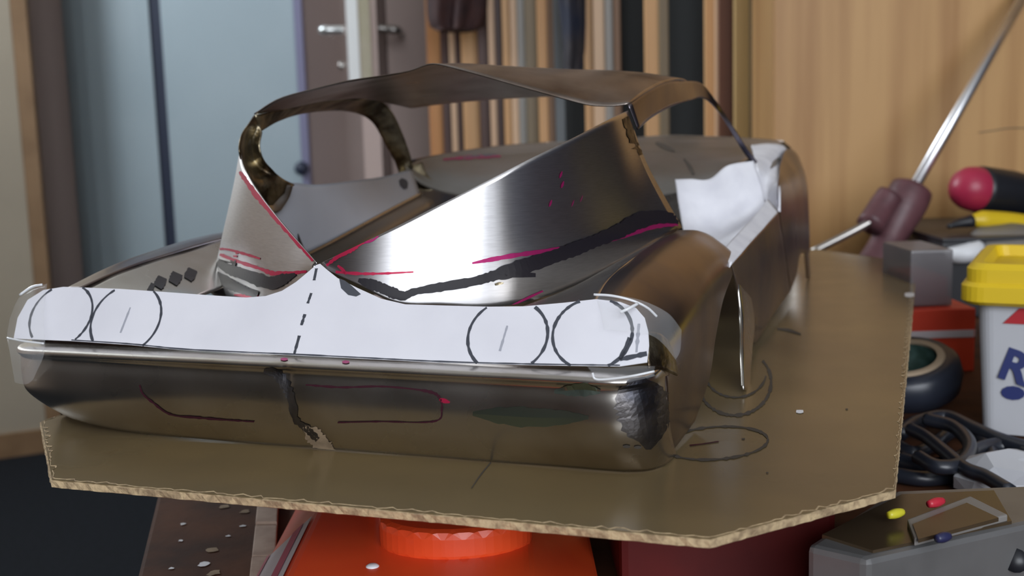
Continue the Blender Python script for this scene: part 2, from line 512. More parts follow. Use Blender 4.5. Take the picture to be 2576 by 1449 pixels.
setp(slab('wall_corner', pl[1], pl[0], 0.10, 0, H, M['wall_corner']), kind='structure')
setp(slab('trim_1', (ue + .001, ve + .0), (ue + 0.036, ve + 0.012), 0.13, 0, H, M['skirting']), kind='structure')
setp(slab('baseboard_corner', (pl[1][0], pl[1][1] - .0125), (pl[0][0], pl[0][1] - .0125), 0.0115, 0, 0.062, M['skirting']), kind='structure')

# tall blue-grey cabinet with a rounded left edge
VC = 3.12
uL = uv_of(atv(70, 0, VC))[0]
uG0 = uv_of(atv(371, 0, VC))[0]
uG1 = uv_of(atv(400, 0, VC))[0]
uE = uv_of(atv(738, 0, VC))[0]
cab = setp(empty('tall_cabinet', rm((uL + uE) / 2, VC + .2, 0)), 'tall blue-grey cabinet with two smooth doors beside the beige wall', 'cabinet')
rad = 0.28
poly = [(uL, VC + 0.34)]
for i in range(9):
    a = math.pi - i / 8 * math.pi / 2
    poly.append((uL + rad + rad * math.cos(a), VC + rad - rad * math.sin(a)))
poly += [(uG0, VC), (uG0, VC + 0.025), (uL + rad, VC + .34)]
o = prism('door', [tuple(rm(a, b, 0).xy) for a, b in poly], 0.0, 2.2, M['blue_panel'], cab)
o2 = box_uv('door', (uG1, VC, 0.0), (uE, VC + .025, 2.2), M['blue_panel'], cab, bevel=.004)
box_uv('gap_seal', (uG0, VC + .006, 0.0), (uG1, VC + .03, 2.2), M['navy'], cab)
box_uv('side_trim', (uE, VC - .005, 0.0), (uv_of(atv(757, 0, VC))[0], VC + .03, 2.2), M['blue_trim'], cab)
kp = atv(757, 424, VC - .03)
lathe('knob', kp + V * .03, -V, [(0, .035), (.012, .034), (.018, .026), (.019, .015), (.012, .004), (.008, -.012), (0, -.012)], M['navy'], cab, 20)
box_uv('body', (uL + rad, VC + .03, 0.0), (uE, VC + .30, 2.2), M['blue_panel'], cab)

# taupe wall part left of the open door
ua, ub = uv_of(atv(757, 0, 3.2))[0], uv_of(atv(905, 0, 3.2))[0]
setp(box_uv('wall_nook', (ua, 3.2, 0), (ub + .02, 3.25, H), M['wall_taupe']), kind='structure')

# door standing open, seen on its edge
VD = 2.62
d0, d1, d2 = (uv_of(atv(x, 0, VD))[0] for x in (869, 898, 944))
door = setp(empty('door_1', rm((d0 + d2) / 2, VD, 0)), 'pale door standing open, seen on its edge, with lever handles', kind='structure')
zt = atv(880, 235, VD).z
box_uv('door_leaf', (d1, VD, 0.0), (d2, VD + .52, 2.0), M['wall_pink'], door)
box_uv('edge_strip', (d0, VD - .004, zt), (d1, VD + .012, 2.0), M['door_white'], door)
box_uv('edge_strip', (d1 + .002, VD - .003, zt), (d2 - .014, VD + .003, 2.0), M['door_edge'], door)
for sgn, p0, p1, mm_ in ((-1, (868, 75), (812, 75), 'handle'), (1, (946, 70), (998, 76), 'rod_dull')):
    a, b = atv(p0[0], p0[1], VD + .05), atv(p1[0], p1[1], VD + .05)
    tube('lever_handle', [a, (a + b) / 2, b, b + V * .03, b + V * .11], .0095, M[mm_], door, n=18)
lathe('keyhole', atv(858, 165, VD + .06), -U, [(0, .004), (.010, .004), (.010, 0), (.004, -.03), (0, -.03)], M['rod_dull'], door, 14)

# pinkish wall return between the open door and the slats
setp(box_uv('wall_return', (d2 + .004, 2.80, 0), (uv_of(atv(1082, 0, 2.80))[0], 2.86, H), M['wall_pink']), kind='structure')

# ------------------------------------------------------------------ slatted screen: planks of many tones, running away to the left
A = Vector(((1075 - 1288) / F * 2.45, 2.45))
B = Vector(((1945 - 1288) / F * 1.42, 1.42))


def slat_v(px):
    k = (px - 1288) / F
    t = (k * A.y - A.x) / ((B.x - A.x) - k * (B.y - A.y))
    return A.y + t * (B.y - A.y)


screen = setp(empty('slatted_screen', rm(.05, 2.0, 0)), 'wooden screen of upright slats in many tones with dark gaps between', 'screen')
slats = [(1076, 1110, 'orange'), (1110, 1132, 'dark'), (1132, 1147, 'pale'), (1147, 1162, 'dark'), (1162, 1204, 'tan'), (1204, 1231, 'dark'), (1231, 1248, 'pale'),
         (1248, 1266, 'dark'), (1266, 1286, 'tan'), (1286, 1304, 'pale'), (1304, 1324, 'grey'), (1324, 1354, 'olive'), (1354, 1378, 'tan'), (1378, 1396, 'brown'),
         (1396, 1420, 'slate'), (1472, 1494, 'tan'), (1494, 1524, 'pale'), (1524, 1546, 'grey'), (1546, 1563, 'brown'),
         (1624, 1660, 'tan'), (1660, 1683, 'olive'), (1775, 1801, 'tan'), (1801, 1809, 'pale'), (1809, 1849, 'red'), (1849, 1888, 'yellow'), (1888, 1901, 'olive'), (1901, 1921, 'yellow'), (1921, 1946, 'brown')]
roll_dx = math.tan(ROLL) * 0
for i, (x0, x1, k) in enumerate(slats):
    v = slat_v((x0 + x1) / 2)
    if k in ('dark', 'brown', 'slate', 'olive', 'red', 'grey'): v += .012
    ua, ub = uv_of(atv(x0, 180, v))[0], uv_of(atv(x1, 180, v))[0]
    box_uv('slat', (ua, v, 0.02), (ub, v + .012, 1.75), M['w_' + k], screen, bevel=.0015)
dirn = (B - A).normalized()
nrm = Vector((-dirn.y, dirn.x))
if nrm.y < 0: nrm = -nrm
sa, sb = A + nrm * .16, B + nrm * .16
slab('back_board', (sa.x, sa.y), (sb.x, sb.y), .02, .02, 1.75, M['interior'], screen)
box_uv('top_rail', (A.x - .02, A.y - .01, 1.75), (A.x + .02, A.y + .1, 1.79), M['w_tan'], screen)
slab('rail', (A.x, A.y), (B.x, B.y), .14, 1.75, 1.78, M['w_tan'], screen)
slab('rail', (A.x, A.y), (B.x, B.y), .14, 0.0, .02, M['w_tan'], screen)


def cloth(name, outline, v, depth, m, label, cat):
    """hanging cloth: thick folded sheet; outline = [(y px, x left px, x right px)] from top to bottom"""
    rows = []
    nseg = 14
    rnd = random.Random(name)
    ph = rnd.uniform(0, 6)
    front, back = [], []
    for (y, xl, xr) in outline:
        fr, bk = [], []
        for i in range(nseg + 1):
            t = i / nseg
            p = atv(xl + (xr - xl) * t, y, v)
            bul = math.sin(math.pi * t) ** .6 * depth
            fold = .25 * depth * math.sin(t * 17 + ph + y * .01)
            fr.append(p - V * (bul * .5 + fold * math.sin(math.pi * t)))
            bk.append(p + V * bul * .5)
        rows.append(fr + bk[::-1][1:-1])
    n = len(rows[0])
    verts = [p for r in rows for p in r]
    faces = [(j * n + i, j * n + (i + 1) % n, (j + 1) * n + (i + 1) % n, (j + 1) * n + i) for j in range(len(rows) - 1) for i in range(n)]
    faces += [tuple(range(n)), tuple(range((len(rows) - 1) * n, len(rows) * n))[::-1]]
    o = mesh_obj(name, verts, faces, m)
    return setp(o, label, cat)


cloth('hanging_garment', [(-420, 1085, 1225), (-120, 1078, 1232), (-20, 1072, 1228), (30, 1074, 1226), (50, 1076, 1222), (68, 1082, 1218), (78, 1100, 1196)], 2.10, .09, M['maroon_cloth'],
      'dark maroon garment hanging in front of the slats beside the open door', 'clothing')
cloth('hanging_scarf', [(-420, 1398, 1480), (-100, 1402, 1476), (0, 1404, 1474), (60, 1412, 1474), (120, 1418, 1472), (170, 1416, 1468), (185, 1425, 1462)], 1.80, .05, M['navycloth'],
      'dark navy cloth hanging between the slats above the roof of the model', 'clothing')
# pine cabinet side at the right
VP = 1.20
p0 = uv_of(atv(1946, 180, VP))[0]
pine = setp(empty('pine_wardrobe', rm(.8, VP + .2, 0)), 'large pine-veneered wardrobe side standing behind the workbench', 'wardrobe')
box_uv('side_panel', (p0, VP, 0.0), (0.80, VP + .02, 2.2), M['pine'], pine, bevel=.002)
box_uv('carcass', (p0 + .02, VP + .021, 0.0), (0.80, VP + .20, 2.2), M['pine'], pine)
sc_pts = [atv(x, y, VP - .0006) for x, y in ((2462, 333), (2500, 328), (2540, 322), (2600, 322))]
tube('scratch', sc_pts, .0006, M['w_olive'], pine, n=12, seg=5)

# ------------------------------------------------------------------ workbench
ZT = Z0 - 0.060
l0 = Vector(uv_of(at(345, 1449, Z=-60)))
l1 = Vector(uv_of(at(395, 1250, Z=-60)))


def on_left(v):
    t = (v - l0.y) / (l1.y - l0.y)
    return (l0 + (l1 - l0) * t).x


bench = setp(empty('workbench', rm(.3, .7, 0)), 'dark brown stained workbench flecked with paint, carrying the board', 'workbench')
bp_ = [(on_left(.17), .17), (1.15, .17), (1.15, 1.18), (on_left(1.18), 1.18)]
prism('bench_top', [tuple(rm(a, b, 0).xy) for a, b in bp_], ZT - .032, ZT, M['bench'], bench, bevel=.002)
for a, b in ((on_left(.24) + .06, .24), (1.08, .24), (1.08, 1.10), (on_left(1.1) + .06, 1.10)):
    box_uv('leg', (a - .03, b - .03, 0), (a + .03, b + .03, ZT - .032), M['bench'], bench, bevel=.003)
rnd = random.Random(3)
for px, py, r in ((460, 1320, 1.7), (563, 1276, 2.6), (616, 1288, 2.7), (611, 1325, 1.4), (532, 1385, 3.0), (512, 1421, 2.4), (538, 1443, 3.0), (455, 1362, 1.3), (430, 1432, 1.2), (575, 1350, 1.2)):
    c = at(px, py, Z=-60)
    n = 9
    vs = [c + Vector((math.cos(a), math.sin(a), 0)) * (r / 1000 * rnd.uniform(.6, 1.2)) + Vector((0, 0, .0004)) for a in [2 * math.pi * k / n for k in range(n)]]
    mesh_obj('paint_fleck', vs, [tuple(range(n))], M['speck' if rnd.random() < .6 else 'flake'], bench, smooth=False)

# pale worn wooden strip beside the orange case
rp = [at(628, 1449, Z=-56), at(690, 1449, Z=-56), at(690, 1250, Z=-56), at(650, 1250, Z=-56)]
q = [Vector(p.xy) for p in rp]
dd = (q[3] - q[0])
ruler = [q[0] - dd * .6, q[0] - dd * .6 + (q[1] - q[0]) * 1.0, q[3] + dd * .8 + (q[1] - q[0]) * 1.0, q[3] + dd * .8]
st = setp(empty('wooden_strip', Vector((ruler[0].x, ruler[0].y, ZT))), 'pale worn strip of wood lying left of the orange case', 'wood strip')
dv = ruler[3] - ruler[0]
wv = ruler[1] - ruler[0]
for k in range(6):
    a, b = ruler[0] + dv * (k / 6 + .006), ruler[0] + dv * ((k + 1) / 6 - .006)
    prism('block', [a, a + wv, b + wv, b], ZT, ZT + .0045 + .0006 * (k % 2), M['pale_wood'], st, bevel=.0006)

# ------------------------------------------------------------------ orange case under the board
oc = setp(empty('tool_case', rm(0, .42, ZT)), 'orange plastic tool case with a white label under the board', 'case')
ZC = -34
tl = [at(776, 1335, Z=ZC), at(722, 1449, Z=ZC)]
axis = (tl[0] - tl[1]).normalized()
nl = tl[1] - axis * .10
fl = tl[0] + axis * .11
side = Vector((axis.y, -axis.x, 0)).normalized()
Wc = 0.082
top_poly = [nl, nl + side * Wc, fl + side * (Wc + .0), fl]
bl = -side * 0.020
bm = bmesh.new()
zt_, zb_ = Z0 + ZC / 1000, ZT + .0005
P8 = [(nl, zt_, 0), (nl + side * Wc, zt_, 0), (fl + side * Wc, zt_, 0), (fl, zt_, 0)]
tops = [bm.verts.new((p.x, p.y, zt_)) for p in top_poly]
outs = [top_poly[0] + bl - axis * .018, top_poly[1] + side * .026 - axis * .018, top_poly[2] + side * .026 + axis * .018, top_poly[3] + bl + axis * .018]
mids = [bm.verts.new((p.x, p.y, zt_ - .018)) for p in outs]
bots = [bm.verts.new((p.x, p.y, zb_)) for p in outs]
bm.faces.new(tops)
bm.faces.new(bots)
for i in range(4):
    j = (i + 1) % 4
    bm.faces.new((tops[i], tops[j], mids[j], mids[i]))
    bm.faces.new((mids[i], mids[j], bots[j], bots[i]))
bmesh.ops.recalc_face_normals(bm, faces=bm.faces)
bmesh.ops.bevel(bm, geom=bm.edges[:], offset=.002, segments=2, affect='EDGES', profile=.6)
bm_obj('case_body', bm, M['orange'], oc)
# raised ribs and handle hump that carry the board
def ctop(s, a):            # point on the case top: s mm to the right, a mm away
    return tl[1] + side * (s / 1000) + axis * (a / 1000)


def rib(name, pts, z1, m):
    return prism(name, [tuple(p.xy) for p in pts], zt_ - .002, Z0 + z1 / 1000, m, oc, bevel=.003)


rib('rib', [ctop(20, 62), ctop(76, 62), ctop(76, 96), ctop(20, 96)], -3.6, M['orange'])
rib('rib', [ctop(58, 36), ctop(72, 36), ctop(72, 46), ctop(58, 46)], -14, M['orange'])
hp = [ctop(22 + 34 + 28 * math.cos(a), 30 + 20 * math.sin(a)) for a in [math.pi + math.pi * k / 12 for k in range(13)]]
rib('handle_hump', [ctop(30, 61)] + [ctop(28, 40)] + hp + [ctop(78, 40), ctop(78, 61)], -24, M['orange'])
c = at(937, 1422, Z=ZC + .4)
lathe('rivet', c - Vector((0, 0, .001)), (0, 0, 1), [(.0023, 0), (.0023, .0008), (.0015, .0013), (0, .0014)], M['white_pl'], oc, 20)
# label on the sloping left flank
def flank(s, h):            # s mm along the flank from the near end of tl, h 0..1 down the slope
    p = tl[1] + axis * (s / 1000)
    a = Vector((p.x, p.y, zt_))
    b = Vector((p.x + bl.x, p.y + bl.y, zt_ - .018))
    n = (b - a).cross(axis).normalized()
    if n.z < 0: n = -n
    return a + (b - a) * h + n * .0005


def flank_quad(name, s0, s1, h0, h1, m, parent, off=0.0):
    vs = [flank(s0, h0), flank(s1, h0), flank(s1, h1), flank(s0, h1)]
    n = (vs[1] - vs[0]).cross(vs[3] - vs[0]).normalized()
    if n.z < 0: n = -n
    vs = [v + n * off for v in vs]
    return mesh_obj(name, vs, [(0, 1, 2, 3)], m, parent, smooth=False)


lab = flank_quad('label', -30, 62, .06, .95, M['label'], oc, .0002)
flank_quad('printed_band', -30, 62, .22, .44, M['label_pink'], lab, .0005)
for k in range(7):
    flank_quad('printed_letter', -8 + k * 4.2, -8 + k * 4.2 + 2.7, .60, .74 + .06 * (k % 2), M['grey_pen'], lab, .0005)
flank_quad('printed_border', -30, 62, .90, .97, M['label_pink'], lab, .0007)

# dark red block standing in for the orange case's shaded right part
rb = setp(empty('shaded_case_block', Vector((ctop(165, 70).x, ctop(165, 70).y, ZT))), 'dark red block standing in for the shaded right part of the orange case under the board', 'box')
prism('shade_block', [tuple(ctop(s_, a_).xy) for s_, a_ in ((116, 34), (196, 34), (196, 104), (116, 104))], ZT + .0005, Z0 - .016, M['orange_shaded'], rb, bevel=.003)
prism('shade_block_top', [tuple(ctop(s_, a_).xy) for s_, a_ in ((114, 32), (198, 32), (198, 106), (114, 106))], Z0 - .016, Z0 - .008, M['orange_shaded'], rb, bevel=.0025)

# ------------------------------------------------------------------ the board
BP = [(-278, 302), (-55, 305), (-8, 362), (-8, 934), (-88, 1022), (-282, 1022), (-344, 948), (-340, 366)]
board = setp(empty('base_board', mm(-175, 660, -3.2)), 'thin grey-brown hardboard with cut corners carrying the sheet-metal model car', 'board')
prism('board_face', [(x / 1000, y / 1000) for x, y in BP], Z0 - .0022, Z0, M['board'], board)
# raw chipped edge: a ragged strip all round, slightly proud
verts, faces = [], []
cen = Vector((-.175, .66))
ring = []
for i in range(len(BP)):
    a, b = Vector(BP[i]) / 1000, Vector(BP[(i + 1) % len(BP)]) / 1000
    n = max(4, int((b - a).length / .0022))
    for k in range(n):
        ring.append(a + (b - a) * k / n)
rnd = random.Random(5)
N = len(ring)
for p in ring:
    out = (p - cen).normalized()
    jt = rnd.uniform(-.0002, .0005)
    chip = rnd.uniform(.0004, .0016) if rnd.random() < .8 else .0026
    verts += [Vector((p.x - out.x * chip, p.y - out.y * chip, Z0 + .00012)), Vector((p.x + out.x * (.0003 + jt), p.y + out.y * (.0003 + jt), Z0 - .0004)),
              Vector((p.x + out.x * (.0006 - jt), p.y + out.y * (.0006 - jt), Z0 - .0026)), Vector((p.x - out.x * .001, p.y - out.y * .001, Z0 - .0032))]
for i in range(N):
    j = (i + 1) % N
    for k in range(3):
        faces.append((i * 4 + k, i * 4 + k + 1, j * 4 + k + 1, j * 4 + k))
mesh_obj('raw_edge', verts, faces, M['board_edge'], board, smooth=False)
SURF['board'] = BVHTree.FromPolygons([Vector((-1, 0, Z0)), Vector((1, 0, Z0)), Vector((1, 2, Z0)), Vector((-1, 2, Z0))], [(0, 1, 2, 3)])


def ell(cx, cy, rx, ry, w, a0=0, a1=360, n=24, rot=0):
    out = []
    for k in range(n + 1):
        a = R(a0 + (a1 - a0) * k / n)
        x, y = rx * math.cos(a), ry * math.sin(a)
        out.append((cx + x * math.cos(R(rot)) - y * math.sin(R(rot)), cy + x * math.sin(R(rot)) + y * math.cos(R(rot)), w))
    return out


stroke('pencil_ring', 'board', ell(1848, 962, 92, 84, 7, -40, 215), M['dirt'], board, n=80, rag=.5)
stroke('pencil_ring', 'board', ell(1850, 935, 78, 66, 5, 10, 170), M['dirt'], board, n=60, rag=.5)
stroke('pencil_ring', 'board', ell(1800, 1116, 132, 41, 6, -178, 150, rot=-4), M['dirt'], board, n=80, rag=.5)
stroke('pencil_line', 'board', [(1735, 1122, 4), (1770, 1118, 3), (1808, 1112, 3)], M['maroon_pen'], board)
stroke('pencil_line', 'board', [(1186, 1230, 2), (1210, 1195, 3), (1235, 1165, 3)], M['dirt'], board)
stroke('pencil_line', 'board', [(1955, 828, 4), (1985, 832, 8), (2015, 842, 4)], M['dirt'], board)
for px, py, s in ((2012, 1036, 9), (2288, 742, 12), (1870, 1105, 4), (2130, 1030, 3), (1930, 1190, 3)):
    stroke('fleck', 'board', [(px - s, py, s * .7), (px, py + 1, s), (px + s, py, s * .7)], M['speck' if s > 5 else 'dirt'], board, n=6)

# ------------------------------------------------------------------ the sheet-metal model car
car = setp(empty('model_car_body', mm(-209.5, 600, 0)), 'handmade bare sheet-metal model car body with marker lines and a white paper tail strip', 'model car')
MX = -419.0                                       # mirror: x -> MX - x


def mir(rows):
    return [[Vector((MX / 1000 - p.x, p.y, p.z)) for p in r] for r in rows]


def P(*pts):
    return [mm(*p) for p in pts]


# tail valance ------------------------------------------------------
def tail_row(y, z, lift=0.0, dy=0.0):
    xs = [(-337.5, 22, 1), (-337, 13, 1), (-334, 5.5, .85), (-327, 1.2, .55), (-316, 0, .28), (-298, 0, .10), (-275, 0, .03), (-245, 0, 0), (-217, 0, 0), (-211, .45, 0), (-205, 0, 0), (-175, 0, 0), (-140, 0, 0), (-112, 0, 0), (-99, -.2, 0),
          (-91, .6, 0), (-85, 3.6, 0), (-81.3, 11, 0), (-80.2, 24, 0)]
    out = []
    for x, d, l in xs:
        zz = z + lift * l
        out.append(mm(x, y + d + (dy * l), zz))
    return out


tail = sheet('tail_panel', [tail_row(354, 35.6), tail_row(348.5, 35.0), tail_row(345.2, 34.2), tail_row(344.6, 32.6), tail_row(346.4, 30.6), tail_row(346.0, 25.5, .5), tail_row(346.3, 18.5, 2), tail_row(348.0, 12.8, 5), tail_row(352.5, 6, 10), tail_row(357.5, .4, 15)],
             M['tin'], car, nu=80, nv=40, key='tail', wob=.00010)
stroke('outline_mark', 'tail', [(352, 968, 3), (360, 990, 4), (385, 1012, 5), (430, 1042, 4), (500, 1050, 5), (560, 1055, 4), (640, 1060, 3)], M['maroon_pen'], car, n=50, rag=.4)
stroke('outline_mark', 'tail', [(770, 968, 5), (860, 974, 5), (960, 972, 5), (1050, 980, 6), (1095, 990, 7), (1110, 1008, 5), (1112, 1030, 4), (1105, 1055, 4), (1060, 1062, 3), (960, 1060, 3), (850, 1062, 3)], M['maroon_pen'], car, n=70, rag=.4)
stroke('red_dot', 'tail', [(1106, 1004, 6), (1118, 1008, 12), (1132, 1012, 4)], M['red_pen'], car, n=8)
stroke('seam', 'tail', [(664, 932, 10), (696, 940, 22), (722, 975, 24), (736, 1015, 18), (745, 1055, 16), (775, 1080, 20), (800, 1105, 12)], M['tarnish'], car, n=40, rag=.4, cols=5)
stroke('flake', 'tail', [(765, 1072, 8), (785, 1090, 38), (805, 1110, 46), (825, 1128, 34), (845, 1136, 6)], M['flake'], car, n=26, rag=.25)
stroke('green_stain', 'tail', [(1190, 1040, 10), (1260, 1045, 40), (1350, 1050, 50), (1430, 1050, 30), (1480, 1050, 8)], M['green_stain'], car, n=26, rag=.1)
stroke('green_stain', 'tail', [(1395, 985, 8), (1430, 982, 26), (1470, 980, 34), (1510, 985, 10)], M['green_stain'], car, n=16, rag=.1)
stroke('solder_mark', 'tail', [(1600, 952, 40), (1606, 985, 120), (1618, 1030, 130), (1624, 1070, 120), (1630, 1100, 70), (1630, 1130, 14)], M['tarnish'], car, n=24, rag=.12, cols=9)
for px, py in ((1576, 1122), (1604, 1124), (715, 905), (870, 912)):
    stroke('ink_dot', 'tail', [(px - 9, py, 4), (px, py, 8), (px + 9, py, 4)], M['pink_pen' if py < 1000 else 'dirt'], car, n=6)

# tail paper strip ---------------------------------------------------
S0 = mm(-211, 352, 36.4)
S1 = mm(-211, 369.5, 65.3)
SH = (S1 - S0).normalized()
SN = Vector((1, 0, 0)).cross(SH).normalized()
if SN.y > 0: SN = -SN


def sp(px, py, off=0.0):
    return plane_hit(px, py, S0 + SN * off, SN)


def sq(p):
    """strip point to strip coordinates (x, h) in metres"""
    return p.x, (p - S0).dot(SH)


outline_px = [(35, 852), (180, 858), (330, 868), (450, 880), (600, 888), (740, 894), (900, 902), (1100, 912), (1300, 918), (1480, 921), (1560, 922), (1628, 912), (1633, 870), (1631, 835),
              (1622, 800), (1600, 775), (1560, 760), (1500, 753), (1420, 762), (1320, 771), (1230, 772), (1120, 769), (1020, 766), (960, 752), (900, 725), (850, 700), (822, 678), (806, 664), (796, 667), (775, 685), (745, 710),
              (710, 732), (670, 745), (620, 749), (540, 744), (430, 736), (300, 727), (160, 722), (110, 730), (70, 755), (45, 800)]
pol = [sp(*p) for p in outline_px]
bm = bmesh.new()
f0 = bm.faces.new([bm.verts.new(p) for p in pol])
bmesh.ops.triangulate(bm, faces=[f0])
paper = bm_obj('paper_strip', bm, M['paper'], car)
md = paper.modifiers.new('thickness', 'SOLIDIFY')
md.thickness = .0004
md.offset = 0
STRIP_2D = [sq(p) for p in pol]


def inside(x, h):
    c = False
    n = len(STRIP_2D)
    for i in range(n):
        (x1, y1), (x2, y2) = STRIP_2D[i], STRIP_2D[i - 1]
        if (y1 > h) != (y2 > h) and x < (x2 - x1) * (h - y1) / (y2 - y1) + x1:
            c = not c
    return c


def strip_line(name, pts, w, m, rag=.3):
    """pts in strip coordinates (x, h); drawn as runs clipped to the paper"""
    rnd = random.Random(name + str(pts[0]))
    runs, cur = [], []
    for p in pts:
        if inside(*p):
            cur.append(p)
        elif cur:
            runs.append(cur)
            cur = []
    if cur: runs.append(cur)
    for run in runs:
        if len(run) < 2: continue
        vs, fs = [], []
        for i, p in enumerate(run):
            a, b = run[max(i - 1, 0)], run[min(i + 1, len(run) - 1)]
            t = Vector((b[0] - a[0], b[1] - a[1])).normalized()
            ww = w * (1 + rnd.uniform(-rag, rag))
            for s in (-.5, .5):
                x, h = p[0] - t.y * ww * s, p[1] + t.x * ww * s
                vs.append(Vector((x, S0.y, S0.z)) + SH * h + SN * .00030)
            if i: fs.append((2 * i - 2, 2 * i - 1, 2 * i + 1, 2 * i))
        mesh_obj(name, vs, fs, m, paper, smooth=False)


for (cx, cy, rpx) in ((154, 795, 76), (317, 804, 86), (1277, 846, 100), (1490, 840, 100)):
    c2 = sq(sp(cx, cy))
    rr_ = abs(sq(sp(cx + rpx, cy))[0] - sq(sp(cx - rpx, cy))[0]) / 2
    strip_line('drawn_circle', [(c2[0] + rr_ * math.cos(a), c2[1] + rr_ * .93 * math.sin(a)) for a in [2 * math.pi * k / 72 + 1.57 for k in range(73)]], .00105, M['pencil'])
for (a, b) in (((797, 676), (791, 706)), ((784, 738), (775, 764)), ((768, 791), (759, 819)), ((754, 845), (741, 892))):
    p, q_ = sq(sp(*a)), sq(sp(*b))
    strip_line('centre_dash', [(p[0] + (q_[0] - p[0]) * k / 8, p[1] + (q_[1] - p[1]) * k / 8) for k in range(9)], .0011, M['pencil'])
for (a, b) in (((329, 774), (304, 838)), ((1277, 820), (1258, 884))):
    p, q_ = sq(sp(*a)), sq(sp(*b))
    strip_line('centre_mark', [(p[0] + (q_[0] - p[0]) * k / 8, p[1] + (q_[1] - p[1]) * k / 8) for k in range(9)], .0008, M['pencil_soft'])
edge = [sq(p) for p in pol]
strip_line('edge_line', [(v.x, v.y + .00035) for v in cr([Vector(e) for e in edge[1:11]], 80)], .0005, M['pencil'])
p, q_, r_ = sq(sp(1585, 850)), sq(sp(1560, 905)), sq(sp(1628, 890))
strip_line('shading', [(p[0] + (q_[0] - p[0]) * k / 8, p[1] + (q_[1] - p[1]) * k / 8) for k in range(9)], .0014, M['pencil'])
strip_line('shading', [(q_[0] + (r_[0] - q_[0]) * k / 8, q_[1] + (r_[1] - q_[1]) * k / 8) for k in range(9)], .0016, M['pencil'])
strip_line('shading', [sq(sp(1608 - k * .8, 815 + k * 9)) for k in range(9)], .0010, M['pencil_soft'], .6)
g = [sp(x, y, .0003) for x, y in ((853, 700), (868, 706), (884, 718), (908, 740), (896, 746), (876, 742), (858, 725))]
mesh_obj('grey_patch', g, [tuple(range(len(g)))], M['grey_pen'], paper, smooth=False)

# quarter panels -----------------------------------------------------
qc = [((806, 662), None, (812, 674), 371, 371), ((900, 617), None, (900, 716), 373, 372), ((1000, 568), None, (1000, 764), 377, 375.5), ((1110, 513), None, (1110, 770), 383, 381.5), ((1220, 458), None, (1225, 774), 391.5, 390),
      ((1330, 402), None, (1345, 754), 404, 403), ((1440, 349), None, (1470, 707), 426, 427), ((1530, 302), None, (1600, 642), 455, 461), ((1580, 278), (1628, 412), (1716, 572), 481, 500)]
rowt = [at(*a, Y=ya) for a, m_, b, ya, yb in qc]
rowb = [at(*b, Y=yb) for a, m_, b, ya, yb in qc]
rowm = [((rowt[i] + rowb[i]) / 2 if qc[i][1] is None else at(*qc[i][1], Y=489)) for i in range(len(qc))]
QR = [rowt, rowm, rowb]
sheet('quarter_panel', QR, M['steel'], car, nu=60, nv=26, key='qr')
ltop = [at(x, y, Y=yy) for x, y, yy in ((797, 662, 371), (762, 622, 375.5), (727, 582, 382.5), (692, 540, 392), (656, 493, 405), (627, 448, 421), (608, 404, 440), (607, 350, 461), (640, 290, 481))]
lbot = [at(x, y, Y=yy) for x, y, yy in ((793, 674, 371), (745, 712, 373), (692, 744, 378), (640, 752, 387), (592, 754, 401), (553, 748, 419), (530, 728, 442))] + [mm(-314, 470, 52), mm(-318, 500, 67)]
QL = [ltop, [(a * .5 + b * .5) + Vector((-.0008, 0, 0)) for a, b in zip(ltop, lbot)], lbot]
sheet('quarter_panel', QL, M['steel'], car, nu=60, nv=26, key='ql')
ST = lambda key, m, *pts, **k: stroke('marker_line', key, pts, M[m], car, **k)
ST('ql', 'red_pen', (604, 432, 8), (640, 482, 14), (690, 542, 12), (745, 605, 11), (790, 655, 9), rag=.3, n=40)
ST('ql', 'red_pen', (536, 628, 5), (570, 627, 5), (620, 640, 6), (655, 651, 4), rag=.3)
ST('ql', 'red_pen', (538, 634, 5), (600, 658, 8), (655, 676, 8), (690, 688, 11), (740, 686, 8), (772, 683, 6), rag=.3, n=40)
ST('ql', 'black_pen', (540, 652, 12), (575, 676, 24), (620, 692, 30), (680, 712, 34), (715, 702, 26), (745, 690, 8), rag=.15, n=40)
ST('ql', 'black_pen', (545, 690, 18), (575, 712, 26), (610, 728, 22), (650, 742, 18), rag=.15, n=30)
ST('ql', 'red_pen', (590, 742, 4), (620, 744, 9), (650, 744, 4))
ST('qr', 'red_pen', (822, 668, 6), (850, 646, 9), (880, 630, 12), (915, 608, 9), (955, 585, 3), rag=.3)
ST('qr', 'pink_pen', (912, 612, 4), (935, 606, 5), (952, 594, 3))
ST('qr', 'red_pen', (845, 684, 7), (900, 688, 7), (960, 688, 6), (1040, 684, 3), rag=.3)
ST('qr', 'red_pen', (850, 668, 5), (862, 678, 8), (872, 690, 5))
ST('qr', 'pink_pen', (1188, 662, 5), (1240, 652, 11), (1310, 640, 11), (1400, 628, 11), (1450, 620, 10), (1560, 597, 9), (1640, 572, 11), (1704, 562, 12), rag=.2, n=60)
ST('qr', 'pink_pen', (1305, 664, 4), (1350, 650, 7), (1400, 638, 8))
ST('qr', 'pink_pen', (1288, 768, 4), (1330, 748, 6), (1365, 732, 4))
ST('qr', 'black_pen', (902, 704, 8), (925, 712, 24), (955, 722, 26), (985, 735, 28), (1015, 744, 24), (1045, 733, 18), (1120, 720, 24), (1190, 708, 24), (1240, 694, 26), (1300, 676, 40), (1360, 656, 36), (1430, 632, 34), (1500, 605, 32), (1560, 580, 36), (1600, 558, 40),
   (1650, 546, 36), (1706, 552, 24), rag=.12, n=130, cols=4)
ST('qr', 'black_pen', (1250, 692, 10), (1300, 691, 14), (1346, 692, 10))
